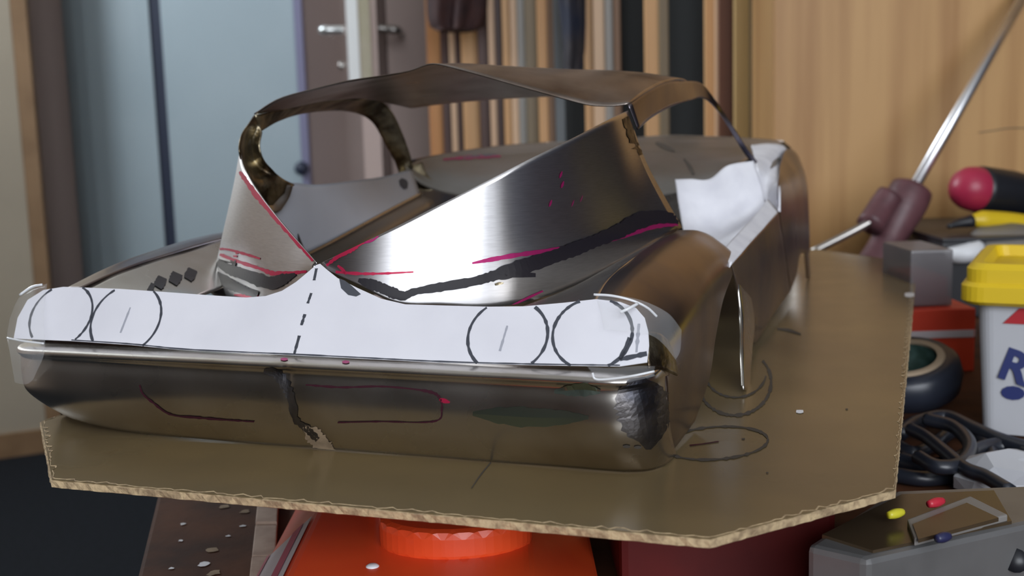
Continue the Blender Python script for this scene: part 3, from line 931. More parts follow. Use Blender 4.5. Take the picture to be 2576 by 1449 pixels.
for a in ((1410, 440, 9), (1414, 465, 10), (1384, 512, 9), (1440, 512, 4), (1462, 500, 3)):
    ST('qr', 'pink_pen', (a[0] - 3, a[1] + 8, a[2] * .2), (a[0], a[1], a[2] * .6), (a[0] + 3, a[1] - 9, a[2] * .2), n=7)
ST('qr', 'solder', (1580, 292, 10), (1592, 325, 14), (1602, 360, 10), (1612, 390, 6), n=20, rag=.5)
ST('qr', 'solder', (1245, 716, 5), (1256, 713, 7), (1266, 712, 3), n=8)

# deck and fenders ---------------------------------------------------
FR = [P((-104, 366, 55), (-106, 395, 60), (-106, 450, 64), (-106, 500, 66.5)), P((-96, 366, 54.5), (-97, 400, 61), (-97, 455, 66), (-96, 506, 66)), P((-89, 365, 49), (-87, 405, 56), (-87, 460, 62), (-89, 515, 61)),
      P((-83, 365, 42), (-80, 405, 48), (-80, 460, 53), (-80.5, 513, 52)), P((-80.5, 366, 32), (-79, 400, 36), (-79, 440, 39), (-80, 478, 40)), P((-80.2, 368, 20), (-79.5, 395, 22), (-79.5, 430, 25), (-80, 459, 27)),
      P((-80.6, 370, 10), (-80, 390, 11), (-80, 418, 12), (-80, 445, 13.6)), P((-83, 374, 1), (-82, 385, 1), (-81.5, 400, 1.5), (-81, 420, 2.5))]
sheet('rear_fender', FR, M['tin_side'], car, nu=36, nv=36, key='fr', wob=.0002)
sheet('rear_fender', mir(FR), M['tin_side'], car, nu=36, nv=36, wob=.0002)
DK = [P((-104, 366, 55), (-106, 395, 60), (-106, 450, 64), (-106, 500, 66.5)), P((-124, 369, 50), (-122, 398, 54), (-119, 450, 58), (-112, 498, 62)), P((-140, 372, 49), (-138, 400, 49), (-130, 450, 50), (-118, 495, 54))]
sheet('rear_deck', DK, M['tin'], car, nu=30, nv=16, wob=.0002)
sheet('rear_deck', mir(DK), M['tin'], car, nu=30, nv=16, key='dl', wob=.0002)
for px, py, w in ((378, 728, 10), (402, 712, 22), (440, 702, 22), (478, 692, 20)):
    stroke('ink_mark', 'dl', [(px - 6, py + 12, w * 1.1), (px + 1, py, w * 1.35), (px + 7, py - 13, w * 1.2)], M['black_pen'], car, n=8, rag=.15)
# dark-toned plate standing in for the shaded hollow at the right corner
CR_ = [[at(1626, 832, Y=362), at(1628, 870, Y=359), at(1632, 925, Y=356)], [at(1660, 838, Y=368), at(1668, 880, Y=366), at(1668, 930, Y=362)], [at(1684, 858, Y=377), at(1700, 905, Y=376), at(1706, 945, Y=374)]]
sheet('corner_plate', CR_, M['solder'], car, nu=12, nv=12)  # stands in for the shaded hollow, not a real plate

# roof, rails and pillars --------------------------------------------
rear = [at(x, y, Y=yy) for x, y, yy in ((640, 288, 481), (700, 252, 481), (780, 228, 480), (870, 206, 479), (960, 193, 478), (1030, 180, 477), (1075, 164, 477), (1105, 164, 477), (1160, 178, 477), (1240, 200, 477), (1330, 225, 478), (1410, 248, 479), (1480, 266, 480), (1540, 268, 481), (1582, 262, 482))]


def xrow(y, pts):
    return cr(P(*[(x, y, z) for x, z in pts]), 15)


RF = [rear, xrow(515, ((-303, 126), (-286, 132), (-250, 138), (-212, 143.5), (-172, 138), (-138, 133), (-119, 128))), xrow(555, ((-304, 130), (-285, 135), (-250, 140), (-211, 142.5), (-170, 140.5), (-140, 138), (-119, 133))),
      xrow(600, ((-302, 131), (-280, 134), (-245, 137), (-209, 138.5), (-172, 138), (-138, 137), (-120, 134.5))), xrow(648, ((-298, 126), (-276, 128), (-243, 129.5), (-209, 130), (-175, 130), (-142, 129.5), (-122, 128)))]
sheet('roof', RF, M['tin_dark'], car, nu=60, nv=30, key='roof', wob=.00015)
RR = [[at(1582, 264, Y=482), mm(-119, 515, 128), mm(-119, 555, 133), mm(-120, 600, 134.5), at(1765, 210, Y=640), at(1800, 252, Y=660), at(1838, 308, Y=675), at(1880, 374, Y=695), at(1906, 408, Y=706)],
      [at(1606, 326, Y=485), at(1640, 296, Y=515), at(1690, 268, Y=555), at(1738, 252, Y=600), at(1768, 246, Y=640), at(1797, 268, Y=660), at(1828, 314, Y=675), at(1868, 380, Y=695), at(1894, 414, Y=706)]]
sheet('roof_rail', RR, M['tin_side'], car, nu=50, nv=8)
LR = [[at(642, 290, Y=481), mm(-304, 515, 126), mm(-305, 555, 130), mm(-303, 600, 131), at(955, 252, Y=640), at(988, 285, Y=655), at(1012, 335, Y=672), at(1030, 385, Y=686), at(1042, 428, Y=700)],
      [at(650, 335, Y=484), at(702, 305, Y=515), at(765, 286, Y=555), at(850, 279, Y=600), at(905, 288, Y=640), at(940, 312, Y=655), at(968, 362, Y=672), at(990, 400, Y=686), at(1005, 440, Y=700)]]
sheet('roof_rail', LR, M['solder'], car, nu=50, nv=8)


def on_quarter(px, py, Y):
    d = ray(px, py).normalized()
    loc, nor, idx, dist = SURF['ql'].ray_cast(CAM, d)
    return at(px, py, Y=Y) if loc is None else loc - d * .0016


LF = [[at(640, 292, Y=479), on_quarter(609, 340, 450), on_quarter(606, 395, 446), on_quarter(640, 462, 470), at(680, 525, Y=488)], [at(650, 314, Y=480), on_quarter(630, 355, 466), on_quarter(634, 406, 468), on_quarter(664, 456, 480), at(704, 500, Y=496)],
      [at(660, 334, Y=480), at(652, 372, Y=476), at(668, 414, Y=480), at(706, 447, Y=494), at(742, 464, Y=510)]]
sheet('window_frame', LF, M['solder'], car, nu=30, nv=14, wob=.0007)
# solder blob with pale shine under the frame, and the blackened foot of the windscreen pillar
sheet('solder_patch', [[at(650, 466, Y=482), at(696, 462, Y=494), at(738, 464, Y=506)], [at(660, 496, Y=482), at(696, 500, Y=494), at(728, 496, Y=504)], [at(680, 532, Y=486), at(694, 536, Y=492), at(708, 530, Y=498)]], M['tin'], car, nu=14, nv=14, wob=.0009)
sheet('pillar_foot', [[at(1000, 425, Y=696), at(1030, 420, Y=698), at(1062, 408, Y=702)], [at(1025, 450, Y=692), at(1050, 455, Y=695), at(1075, 440, Y=700)], [at(1045, 480, Y=688), at(1075, 480, Y=690), at(1108, 474, Y=694)]], M['solder'], car, nu=14, nv=14, wob=.0008)

# doors ----------------------------------------------------------------
LD = [[at(640, 486, Y=492), at(690, 470, Y=502), at(735, 460, Y=517), at(800, 464, Y=548), at(900, 453, Y=603), at(970, 443, Y=652), at(1036, 426, Y=696)], [at(600, 640, X=-304), at(660, 640, X=-302), at(745, 645, X=-302), at(800, 624, X=-302), at(890, 576, X=-302), at(980, 527, X=-302), at(1056, 487, X=-303)]]
sheet('door_skin', LD, M['zinc_matt'], car, nu=40, nv=14, key='door', wob=.00012)
LD2 = [LD[1], [p + Vector((.010, -.002, -.012)) for p in LD[1]], [Vector((-.330, p.y, Z0 + .010)) for p in LD[1]]]
sheet('door_sill', LD2, M['zinc'], car, nu=40, nv=14)
tube('sill_edge', [p + Vector((.0012, -.0006, 0)) for p in LD[1][1:]], .0011, M['tin'], car, n=40, seg=8)
stroke('ink_mark', 'door', [(748, 588, 2), (753, 612, 10), (760, 640, 18)], M['black_pen'], car, n=8)
stroke('ink_mark', 'door', [(1006, 452, 10), (1015, 462, 22), (1020, 476, 10)], M['grey_pen'], car, n=8)
RD = [[at(1838, 664, X=-80), at(1868, 630, X=-80), at(1895, 597, X=-80), at(1928, 562, X=-80), at(1958, 528, X=-80)], [at(1853, 720, X=-79), at(1880, 730, X=-79), at(1900, 720, X=-79), at(1938, 670, X=-79), at(1972, 620, X=-79)],
      [at(1866, 806, X=-79.5), at(1886, 850, X=-79.5), at(1904, 858, X=-80), at(1946, 790, X=-80), at(1988, 734, X=-80)]]
sheet('door_skin', RD, M['tin_side'], car, nu=30, nv=20, wob=.0004)
sheet('arch_blade', [[at(1856, 702, X=-79.5), at(1866, 800, X=-77), at(1868, 890, X=-73.5), at(1872, 980, X=-71)], [at(1880, 702, X=-80), at(1898, 800, X=-77.5), at(1892, 890, X=-74), at(1886, 985, X=-71.3)]], M['tin'], car, nu=24, nv=6, thick=.001)
# front fender, hood, nose
FF = [[at(1962, 420, X=-88), at(1978, 376, X=-93), at(2004, 386, X=-91), at(2025, 432, X=-87)], [at(1958, 475, X=-82), at(1988, 450, X=-83), at(2014, 450, X=-82), at(2032, 480, X=-81)], [at(1960, 545, X=-80), at(1990, 540, X=-79), at(2016, 545, X=-79), at(2036, 560, X=-79)],
      [at(1975, 640, X=-79), at(1995, 625, X=-79), at(2014, 618, X=-79), at(2037, 628, X=-79)], [at(1988, 734, X=-80), at(2004, 690, X=-80), at(2014, 640, X=-80), at(2034, 640, X=-80)]]
sheet('front_fender', FF, M['tin_side'], car, nu=24, nv=30, wob=.0003)
sheet('arch_blade', [[at(2022, 600, X=-79.5), at(2026, 650, X=-79.5), at(2030, 700, X=-79.5)], [at(2036, 600, X=-79.5), at(2036, 650, X=-79.5), at(2040, 698, X=-79.5)]], M['tin_dark'], car, nu=10, nv=4)
FL = [[mm(-324, 700, 93), mm(-323, 780, 96), mm(-320, 870, 98), mm(-314, 962, 98)], [mm(-334, 700, 80), mm(-334, 780, 82), mm(-331, 870, 84), mm(-324, 965, 84)], [mm(-338, 700, 50), mm(-338, 780, 52), mm(-335, 870, 54), mm(-326, 968, 56)], [mm(-336, 700, 3), mm(-336, 760, 30), mm(-333, 870, 40), mm(-322, 968, 12)]]
sheet('front_fender', FL, M['tin_side'], car, nu=20, nv=20)
HD = [P((-326, 694, 90), (-312, 690, 78), (-285, 688, 70), (-250, 687, 68), (-211, 687, 68), (-170, 687, 68), (-135, 688, 72), (-108, 692, 82)), P((-325, 716, 93.5), (-310, 716, 87), (-283, 716, 82), (-248, 716, 81), (-210, 716, 81), (-171, 716, 81), (-137, 716, 83), (-107, 716, 88)),
      P((-323, 780, 96), (-308, 780, 94.5), (-280, 780, 93.5), (-245, 780, 93.5), (-209, 780, 94), (-172, 780, 93), (-138, 780, 92), (-106, 780, 92)),
      P((-320, 870, 98), (-300, 870, 97), (-275, 870, 97), (-242, 870, 98), (-209, 870, 98.5), (-175, 870, 97), (-140, 870, 96), (-104, 870, 95)), P((-314, 962, 98), (-295, 964, 98), (-270, 966, 98.5), (-240, 968, 100), (-209, 970, 101.5), (-178, 968, 100), (-145, 964, 98), (-112, 958, 95))]
sheet('hood', HD, M['zinc'], car, nu=50, nv=24, key='hood', wob=.0003)
NS = [HD[-1], P((-318, 972, 80), (-298, 978, 80), (-270, 982, 80), (-240, 985, 80), (-209, 986, 80), (-178, 985, 80), (-140, 980, 80), (-104, 968, 80)), P((-320, 970, 20), (-298, 976, 20), (-270, 980, 20), (-240, 983, 20), (-209, 984, 20), (-178, 983, 20), (-140, 978, 20), (-100, 966, 20))]
sheet('nose_panel', NS, M['tin'], car, nu=30, nv=14)
stroke('marker_line', 'hood', [(1115, 402, 5), (1160, 398, 8), (1220, 394, 10), (1260, 394, 4)], M['pink_pen'], car, n=20, rag=.4)
stroke('ink_mark', 'hood', [(1165, 397, 3), (1215, 392, 6), (1250, 390, 3)], M['grey_pen'], car, n=12, rag=.4)
stroke('ink_mark', 'hood', [(1650, 360, 6), (1672, 370, 12), (1698, 382, 4)], M['dirt'], car, n=8)
stroke('ink_mark', 'hood', [(1720, 400, 4), (1735, 420, 10), (1745, 440, 8)], M['dirt'], car, n=8)
# white card inside
WD = [[at(1698, 452, Y=678), at(1738, 450, Y=679), at(1785, 450, Y=680), at(1832, 416, Y=682), at(1896, 404, Y=694)], [at(1708, 510, Y=672), at(1752, 520, Y=676), at(1805, 520, Y=680), at(1862, 498, Y=684), at(1918, 470, Y=695)],
      [at(1722, 580, Y=650), at(1768, 598, Y=655), at(1818, 592, Y=668), at(1868, 560, Y=680), at(1924, 514, Y=690)], [at(1738, 660, Y=570), at(1785, 660, Y=572), at(1822, 640, Y=582), at(1872, 590, Y=625), at(1928, 530, Y=672)]]
sheet('card_lining', WD, M['foam'], car, nu=34, nv=24, thick=.0012, wob=.0004)
sheet('card_edge', [[at(1838, 666, X=-79.4), at(1868, 632, X=-79.4), at(1897, 599, X=-79.4), at(1930, 563, X=-79.4), at(1958, 532, X=-79.4)], [at(1812, 636, X=-86), at(1842, 602, X=-86), at(1872, 570, X=-86), at(1905, 535, X=-86), at(1932, 500, X=-86)]],
      M['foam'], car, nu=30, nv=8, thick=.002, wob=.0003)
sheet('card_cap', [[at(1890, 364, Y=822), at(1930, 360, Y=830), at(1968, 364, Y=835), at(1982, 376, Y=838)], [at(1902, 408, Y=712), at(1928, 404, Y=735), at(1950, 400, Y=765), at(1966, 404, Y=800)], [at(1912, 455, Y=702), at(1930, 460, Y=706), at(1946, 462, Y=700), at(1958, 465, Y=690)],
                   [at(1924, 505, Y=694), at(1936, 515, Y=690), at(1946, 525, Y=680), at(1957, 532, Y=665)]], M['foam'], car, nu=22, nv=22, thick=.0015, wob=.0006, key='cap')
stroke('hole', 'cap', [(1938, 424, 4), (1948, 412, 12), (1960, 398, 8)], M['grey_pl'], car, n=8, rag=.2)

# clear tape over both ends of the strip
sheet('tape', [[at(1498, 738, Y=366), at(1560, 742, Y=366), at(1620, 756, Y=366), at(1680, 788, Y=370), at(1715, 830, Y=376)], [at(1512, 785, Y=359), at(1570, 790, Y=359), at(1630, 806, Y=360), at(1676, 840, Y=366), at(1712, 880, Y=372)], [at(1520, 826, Y=354.5), at(1580, 832, Y=354.5), at(1636, 842, Y=357), at(1668, 866, Y=364), at(1700, 905, Y=370)]],
      M['tape'], car, nu=30, nv=24, thick=.0001, wob=.0007)
sheet('tape', [[at(1478, 922, Y=350), at(1540, 924, Y=350), at(1610, 920, Y=351), at(1648, 922, Y=353)], [at(1490, 938, Y=344), at(1540, 943, Y=344), at(1600, 944, Y=344.5), at(1645, 936, Y=347)], [at(1500, 955, Y=343.8), at(1545, 960, Y=343.8), at(1600, 956, Y=344.3), at(1648, 946, Y=346.5)]],
      M['tape'], car, nu=24, nv=14, thick=.0001, wob=.0003)
sheet('tape', [[at(24, 800, Y=361), at(48, 748, Y=364), at(82, 722, Y=364), at(118, 712, Y=364)], [at(16, 845, Y=352), at(42, 820, Y=351), at(75, 800, Y=353), at(110, 790, Y=354)], [at(24, 885, Y=345), at(55, 888, Y=343.5), at(90, 888, Y=343.5), at(112, 888, Y=343.5)], [at(36, 960, Y=346), at(52, 965, Y=345), at(70, 965, Y=344.5), at(84, 955, Y=344.5)]],
      M['tape'], car, nu=24, nv=24, thick=.0001, wob=.0008)

M['tape_glint'] = mat('tape_glint', (0.85, 0.87, 0.9), 0.15, spec=0.8, alpha=0.75)  # white threads that paint the bright glints along the tape wrinkles
tube('tape_glint', [at(1494, 741, Y=363), at(1540, 744, Y=363), at(1590, 756, Y=364), at(1628, 774, Y=366), at(1652, 796, Y=368)], .00045, M['tape_glint'], car, n=30, seg=6)
tube('tape_glint', [at(1560, 786, Y=356), at(1582, 776, Y=357), at(1604, 764, Y=361)], .00055, M['tape_glint'], car, n=12, seg=6)
tube('tape_glint', [at(1490, 938, Y=343.2), at(1500, 954, Y=343.2), at(1550, 952, Y=343.2), at(1600, 944, Y=343.4), at(1646, 934, Y=346)], .0004, M['tape_glint'], car, n=30, seg=6)
tube('tape_glint', [at(18, 850, Y=350), at(60, 858, Y=349), at(110, 864, Y=348.5)], .0004, M['tape_glint'], car, n=20, seg=6)
tube('tape_glint', [at(50, 742, Y=362), at(80, 722, Y=363), at(106, 716, Y=363)], .0005, M['tape_glint'], car, n=14, seg=6)

# ------------------------------------------------------------------ clutter at the right
# steel rod standing in a maroon handle with a side arm, leaning against the wardrobe
rodt = setp(empty('rod_tool', atv(2215, 770, 1.03)), 'long bright steel rod in a maroon handle leaning against the wardrobe', 'hand tool')
a, b = atv(2300, 470, 1.06), atv(2625, -95, 1.185)
tube('rod', [a - (b - a) * .05, b], .0052, M['rod'], rodt, seg=16)
h0, h1 = atv(2208, 660, 1.035), atv(2298, 466, 1.06)
hb = h0 + (h0 - h1) * .32
hb.z = max(hb.z, ZT + .016)
tube('handle', [hb, h0, (h0 + h1) / 2, h1], .0195, M['maroon_pl'], rodt, n=30, seg=18, prof=lambda t: .9 + .12 * math.sin(t * 9) - (.35 if t > .97 else 0))
tube('collar', [atv(2188, 568, 1.03), atv(2214, 528, 1.04), atv(2240, 492, 1.045)], .0125, M['maroon_pl'], rodt, n=12, seg=12)
tube('side_arm', [atv(2206, 548, 1.03), atv(2150, 580, 1.03), atv(2040, 636, 1.035)], .0036, M['rod_dull'], rodt, n=12)

# crate that carries the small tools
cr0 = [atv(2372, 612, .97), atv(2700, 640, .97)]
crate = setp(empty('plastic_crate', rm(uv_of(cr0[0])[0] + .1, 1.03, ZT)), 'black plastic crate behind the yellow-lidded tub', 'crate')
cu0 = uv_of(cr0[0])[0]
zc = cr0[0].z
box_uv('crate_wall', (cu0, .97, ZT), (cu0 + .26, .985, zc), M['black'], crate, bevel=.002)
box_uv('crate_wall', (cu0, 1.15, ZT), (cu0 + .26, 1.165, zc), M['black'], crate, bevel=.002)
box_uv('crate_wall', (cu0, .985, ZT), (cu0 + .015, 1.15, zc), M['black'], crate, bevel=.002)
box_uv('crate_wall', (cu0 + .245, .985, ZT), (cu0 + .26, 1.15, zc), M['black'], crate, bevel=.002)
box_uv('crate_floor', (cu0 + .015, .985, ZT), (cu0 + .245, 1.15, ZT + .01), M['black'], crate)
box_uv('crate_lid', (cu0, .97, zc), (cu0 + .26, 1.165, zc + .004), M['black'], crate, bevel=.001)
# screwdriver lying on top
sd = setp(empty('screwdriver', atv(2500, 500, 1.06)), 'black screwdriver handle with a round red end beside the leaning rod', 'screwdriver')
a = atv(2440, 474, 1.04)
b = atv(2640, 500, 1.08)
ax = (b - a).normalized()
lathe('end_cap', a, -ax, [(.0200, -.012), (.0203, -.004), (.0190, .004), (.0155, .011), (.009, .016), (.003, .0178), (0, .018)], M['red_ball'], sd, 28)
lathe('grip', a, ax, [(0, .004), (.0200, .006), (.0215, .012), (.0212, .05), (.0190, .07), (.0205, .10), (.018, .118), (.010, .128), (0, .13)], M['black'], sd, 28)
tube('shank', [a + ax * .128, a + ax * .21], .0032, M['rod_dull'], sd, seg=10)
# yellow utility knife, grey lid, white cap
yk = setp(empty('utility_knife', atv(2520, 575, 1.0)), 'yellow and black knife handle under the screwdriver', 'knife')
a, b = atv(2438, 552, 1.01), atv(2640, 575, 1.03)
tube('grip', [a, (a + b) / 2 + Vector((0, 0, .002)), b], .0085, M['yellow'], yk, n=20, seg=14, prof=lambda t: .35 + .65 * min(1, t * 7))
tube('tip', [atv(2385, 570, 1.005), atv(2412, 562, 1.008), atv(2446, 556, 1.01)], .0065, M['black'], yk, n=10, prof=lambda t: .3 + .6 * t)
gl = setp(lathe('jar_lid', atv(2545, 606, .985), (0.05, -.25, 1), [(0, .006), (.030, .006), (.034, .003), (.034, -.006), (.031, -.006), (.030, 0), (0, 0)], M['grey_pl'], None, 32), 'grey round lid lying behind the yellow tub lid', 'lid')
wc = setp(lathe('bottle_cap', atv(2420, 624, .975), (-.1, -.3, 1), [(0, .005), (.014, .005), (.0175, .002), (.018, -.006), (.016, -.006), (.015, 0), (0, 0)], M['white_pl'], None, 28), 'white round cap lying left of the grey lid', 'cap')

# tub with a yellow lid
VT = .640
tb = at(2470, 1092, Z=-60)
tu, tv = uv_of(tb)
tub = setp(empty('paint_tub', rm(tu + .06, tv + .04, ZT)), 'white printed tub with a yellow lid standing behind the cable heap', 'tub')


def tub_poly(grow, z):
    x0, x1, y0, y1 = tu - grow, tu + .12 + grow, tv - grow, tv + .085 + grow
    rr2 = .006 + grow * .5
    out = []
    for cx, cy, a0 in ((x1 - rr2, y1 - rr2, 0), (x0 + rr2, y1 - rr2, 90), (x0 + rr2, y0 + rr2, 180), (x1 - rr2, y0 + rr2, 270)):
        for k in range(7):
            an = R(a0 + 15 * k)
            out.append((cx + rr2 * math.cos(an), cy + rr2 * math.sin(an), z))
    # turned a little so that the left corner points to the camera
    ca, sa = math.cos(R(-27)), math.sin(R(-27))
    return [rm(tu + (x - tu) * ca - (y - tv) * sa, tv + (x - tu) * sa + (y - tv) * ca, z_) for x, y, z_ in out]


def loft_solid(name, rings, m, parent):
    n = len(rings[0])
    verts = [p for r in rings for p in r]
    faces = [(j * n + i, j * n + (i + 1) % n, (j + 1) * n + (i + 1) % n, (j + 1) * n + i) for j in range(len(rings) - 1) for i in range(n)]
    faces += [tuple(range(n))[::-1], tuple(range((len(rings) - 1) * n, len(rings) * n))]
    o = mesh_obj(name, verts, faces, m, parent, smooth=False)
    return o


zlid = atv(2470, 762, tv).z
tubz = ZT + .001
loft_solid('tub_body', [tub_poly(0, tubz), tub_poly(.004, zlid)], M['tub'], tub)
loft_solid('lid', [tub_poly(.010, zlid), tub_poly(.0125, zlid + .002), tub_poly(.0125, zlid + .010), tub_poly(.010, zlid + .012), tub_poly(.010, zlid + .019), tub_poly(.0065, zlid + .022), tub_poly(.002, zlid + .022), tub_poly(.0, zlid + .016)], M['yellow'], tub)
# print on the front face of the tub
fa, fb = Vector(tub_poly(.0, 0)[20].xy), Vector(tub_poly(.0, 0)[21].xy)
fa2 = tub_poly(.002, 0)
front = sorted(((fa2[i], fa2[(i + 1) % 28]) for i in range(28)), key=lambda e: -(e[1] - e[0]).length)[:4]
front = min(front, key=lambda e: ((e[0] + e[1]) / 2).dot(V))
fp, fq = (front if front[0].dot(U) < front[1].dot(U) else front[::-1])
fd = (fq - fp).normalized()
fn = Vector((fd.y, -fd.x, 0))
if fn.dot(V) > 0: fn = -fn


def tub_pt(s, z, off=.0022):
    lean = .004 * (z - tubz) / (zlid - tubz) - .002
    p = fp + fd * s + fn * (off + lean)
    return Vector((p.x, p.y, z))


def tub_quad(name, pts, m, off=.0008):
    vs = [tub_pt(s, tubz + (zlid - tubz) * h, off) for s, h in pts]
    return mesh_obj(name, vs, [tuple(range(len(vs)))], m, tub, smooth=False)


tub_quad('red_print', [(.004, .86), (.10, .86), (.10, .98), (.012, .98)], M['tub_red'])
tub_quad('ochre_print', [(.02, .30), (.06, .27), (.095, .30), (.095, .36), (.06, .33), (.02, .36)], M['tub_gold'])
tub_quad('ochre_print', [(.040, .70), (.060, .70), (.060, .82), (.044, .80)], M['tub_gold'])
tub_quad('blue_print', [(.004 + .006 + .006 * math.cos(2 * math.pi * k / 12), .33 + .055 * math.sin(2 * math.pi * k / 12)) for k in range(12)], M['tub_blue'])
for ch, s, h in (('R', .0015, .46), ('E', .0150, .40)):
    cu = bpy.data.curves.new('letter', 'FONT')
    cu.body = ch
    cu.size = .0235
    cu.extrude = .0003
    cu.offset = .0008
    tmp = bpy.data.objects.new('tmp', cu)
    COL.objects.link(tmp)
    bpy.context.view_layer.update()
    me = bpy.data.meshes.new_from_object(tmp.evaluated_get(bpy.context.evaluated_depsgraph_get()))
    bpy.data.objects.remove(tmp)
    o = tub_pt(s, tubz + (zlid - tubz) * h, .0012)
    d2_ = (fd * .95 + Vector((0, 0, -.30))).normalized()
    upv = fn.cross(d2_).normalized()
    if upv.z < 0: upv = -upv
    me.transform(Matrix(((d2_.x, upv.x, fn.x, o.x), (d2_.y, upv.y, fn.y, o.y), (d2_.z, upv.z, fn.z, o.z), (0, 0, 0, 1))))
    me.materials.clear()
    me.materials.append(M['tub_blue'])
    ob = bpy.data.objects.new('letter', me)
    COL.objects.link(ob)
    ob.parent = tub
    ob.matrix_parent_inverse = Matrix.Translation(tub.location).inverted()

# orange carton with a white stripe, cloudy plastic box on it
VX = .765
c0, c1 = uv_of(atv(2240, 900, VX))[0], uv_of(atv(2452, 900, VX))[0]
zx = atv(2350, 778, VX).z
ct = setp(empty('carton', rm((c0 + c1) / 2, VX + .04, ZT)), 'orange carton with a white stripe behind the black roll', 'carton')
box_uv('box', (c0, VX, ZT), (c1, VX + .10, zx), M['carton'], ct, bevel=.001)
zs0, zs1 = atv(2350, 850, VX).z, atv(2350, 832, VX).z
box_uv('stripe', (c0 + .0005, VX - .0006, zs0), (c1 - .001, VX - .0001, zs1), M['label'], ct)
box_uv('side_stripe', (c1 + .0001, VX, zs0), (c1 + .0005, VX + .099, zs1), M['label'], ct)
g0, g1 = uv_of(atv(2290, 700, VX + .01))[0], uv_of(atv(2398, 700, VX + .01))[0]
zg = atv(2350, 628, VX + .01).z
pb = setp(empty('clear_box', rm((g0 + g1) / 2, VX + .04, zx)), 'cloudy plastic box standing on the orange carton', 'box')
box_uv('shell', (g0, VX + .010, zx + .0003), (g1, VX + .07, zg), M['clear_pl'], pb, bevel=.002)
box_uv('base_fill', (g0 + .003, VX + .013, zx + .001), (g1 - .003, VX + .067, zx + .020), M['tub_red'], pb)

# black roll lying tilted
rc = at(2282, 1010, Z=-60)
roll_axis = Vector((-.10, -.30, 1)).normalized()
rl = setp(empty('tape_roll', Vector((rc.x, rc.y, ZT))), 'black roll with a green core lying beside the board', 'tape roll')
o_ = rc + Vector((0, 0, .006))
lathe('roll', o_, roll_axis, [(.0215, .023), (.028, .0235), (.0315, .020), (.033, .012), (.031, .003), (.024, -.001), (.0215, 0), (.0215, .023)], M['tape_black'], rl, 40)
lathe('core', o_, roll_axis, [(.0190, .0245), (.0225, .0250), (.0240, .0238), (.0215, .0215), (.019, .0215), (.019, .0245)], M['tape_core'], rl, 40)
lathe('core_lining', o_, roll_axis, [(.0188, .023), (.0188, .010), (0, .010)], M['tape_green'], rl, 40)

# cables: each one a thing of its own
cab_specs = [([(2262, 1092), (2310, 1062), (2380, 1050), (2450, 1080), (2520, 1110), (2620, 1140)], -52, .0042, 'black cable running from the roll under the tub'),
             ([(2255, 1120), (2300, 1140), (2350, 1120), (2400, 1085), (2460, 1100), (2500, 1150), (2460, 1190)], -55, .0036, 'looped black cable nearest the board edge'),
             ([(2262, 1160), (2330, 1175), (2400, 1165), (2470, 1130), (2540, 1125), (2620, 1160)], -54, .0046, 'thick black cable bent across the cable heap'),
             ([(2250, 1195), (2320, 1205), (2400, 1200), (2470, 1210), (2520, 1190), (2560, 1150), (2600, 1140)], -56, .0038, 'lowest black cable curving in front of the heap'),
             ([(2290, 1080), (2330, 1100), (2380, 1140), (2430, 1180), (2480, 1200), (2540, 1235)], -46, .0034, 'thin black cable crossing over the heap'),
             ([(2330, 1055), (2400, 1075), (2440, 1120), (2420, 1165), (2360, 1175), (2310, 1150)], -46, .0036, 'black cable coiled in a ring on the heap')]
for pts, z, r, lb in cab_specs:
    o = tube('cable', [at(x, y, Z=z) for x, y in pts], r, M['rubber'], None, n=60, seg=8)
    setp(o, lb, 'cable', 'black cables in the heap')
pk = setp(empty('crumpled_packet', at(2545, 1190, Z=-60)), 'small white and red packet lying among the cables', 'packet')
a = at(2535, 1200, Z=-50)
bmk = bmesh.new()
bmesh.ops.create_icosphere(bmk, subdivisions=2, radius=.016)
rn = random.Random(9)
for v in bmk.verts:
    v.co = Vector((v.co.x * 1.5, v.co.y * .9, v.co.z * .9)) * rn.uniform(.82, 1.1)
    v.co += a
bm_obj('wrapper', bmk, M['tub'], pk)
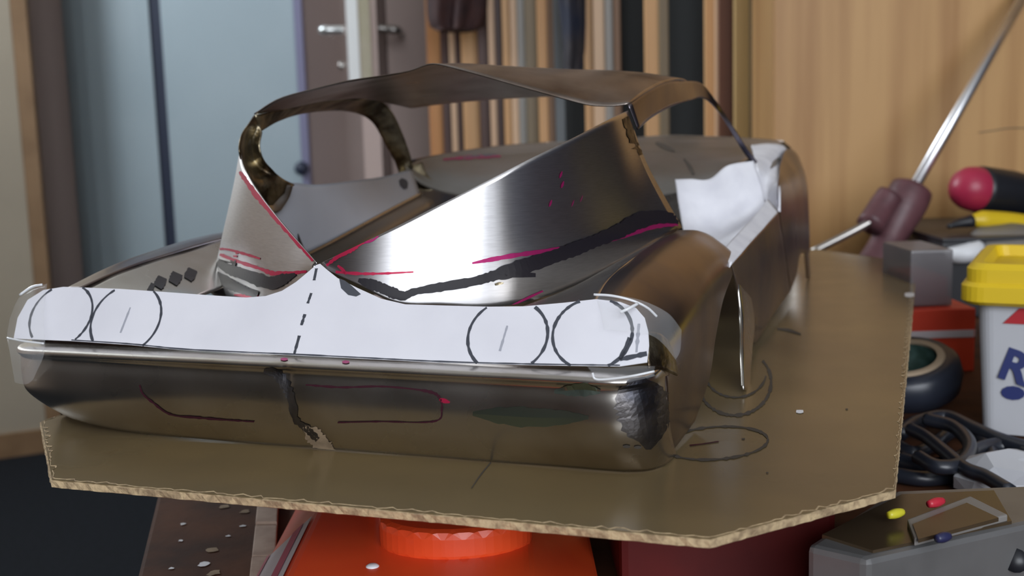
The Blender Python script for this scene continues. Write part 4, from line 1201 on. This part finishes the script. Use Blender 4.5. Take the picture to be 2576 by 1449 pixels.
tube('red_print', [a + Vector((.012, -.0135, .006)), a + Vector((.018, -.0125, .002)), a + Vector((.022, -.0095, -.003))], .0030, M['tub_red'], pk, n=8, seg=8)

# silver case with a smoked window
ZS = -22
sv = setp(empty('silver_case', at(2300, 1350, Z=-60)), 'silver flat case with a smoked window lying at the front right', 'case')
spx = [(2030, 1372), (2180, 1406), (2640, 1304), (2700, 1215), (2250, 1232)]
sp_poly = [at(x, y, Z=ZS) for x, y in spx]
prism('case_body', [tuple(p.xy) for p in sp_poly], ZT + .0006, Z0 + ZS / 1000, M['silver'], sv, bevel=.0022)
wpx = [(2068, 1352), (2196, 1392), (2545, 1318), (2500, 1240), (2268, 1250)]
prism('top_plate', [tuple(at(x, y, Z=ZS).xy) for x, y in wpx], Z0 + ZS / 1000 - .001, Z0 + ZS / 1000 + .0010, M['smoke'], sv)
zp = ZS / 1000 + Z0 + .001
wp2 = [(2282, 1322), (2300, 1372), (2535, 1310), (2440, 1262)]
prism('window_frame', [tuple(at(x, y, Z=ZS + 1).xy) for x, y in wp2], zp - .0004, zp + .0022, M['grey_pl'], sv, bevel=.0006)
wp3 = [(2296, 1324), (2310, 1362), (2512, 1308), (2432, 1270)]
prism('window_pane', [tuple(at(x, y, Z=ZS + 3).xy) for x, y in wp3], zp + .0015, zp + .0028, M['smoke'], sv)
for px, py, m_, l_ in ((2253, 1292, 'yellow_bit', 18), (2354, 1264, 'red_bit', 18), (2372, 1352, 'blue_bit', 16)):
    a, b = at(px - l_, py + l_ * .25, Z=ZS + 5), at(px + l_, py - l_ * .25, Z=ZS + 5)
    tube('button', [a, (a + b) / 2, b],   .0017, M[m_], sv, n=8, seg=10, prof=lambda t: .7 + .3 * math.sin(math.pi * t))
la, lb_ = at(2395, 1392, Z=ZS - 12), at(2400, 1440, Z=ZS - 24)
tube('latch', [la, (la + lb_) / 2, lb_], .0055, M['silver'], sv, n=10, seg=12)
lathe('screw', at(2555, 1410, Z=ZS - 12), (at(2555, 1410, Z=ZS - 12) - at(2550, 1390, Z=ZS + 10)).normalized() * -1, [(0, .001), (.004, .001), (.004, -.004)], M['black'], sv, 14)
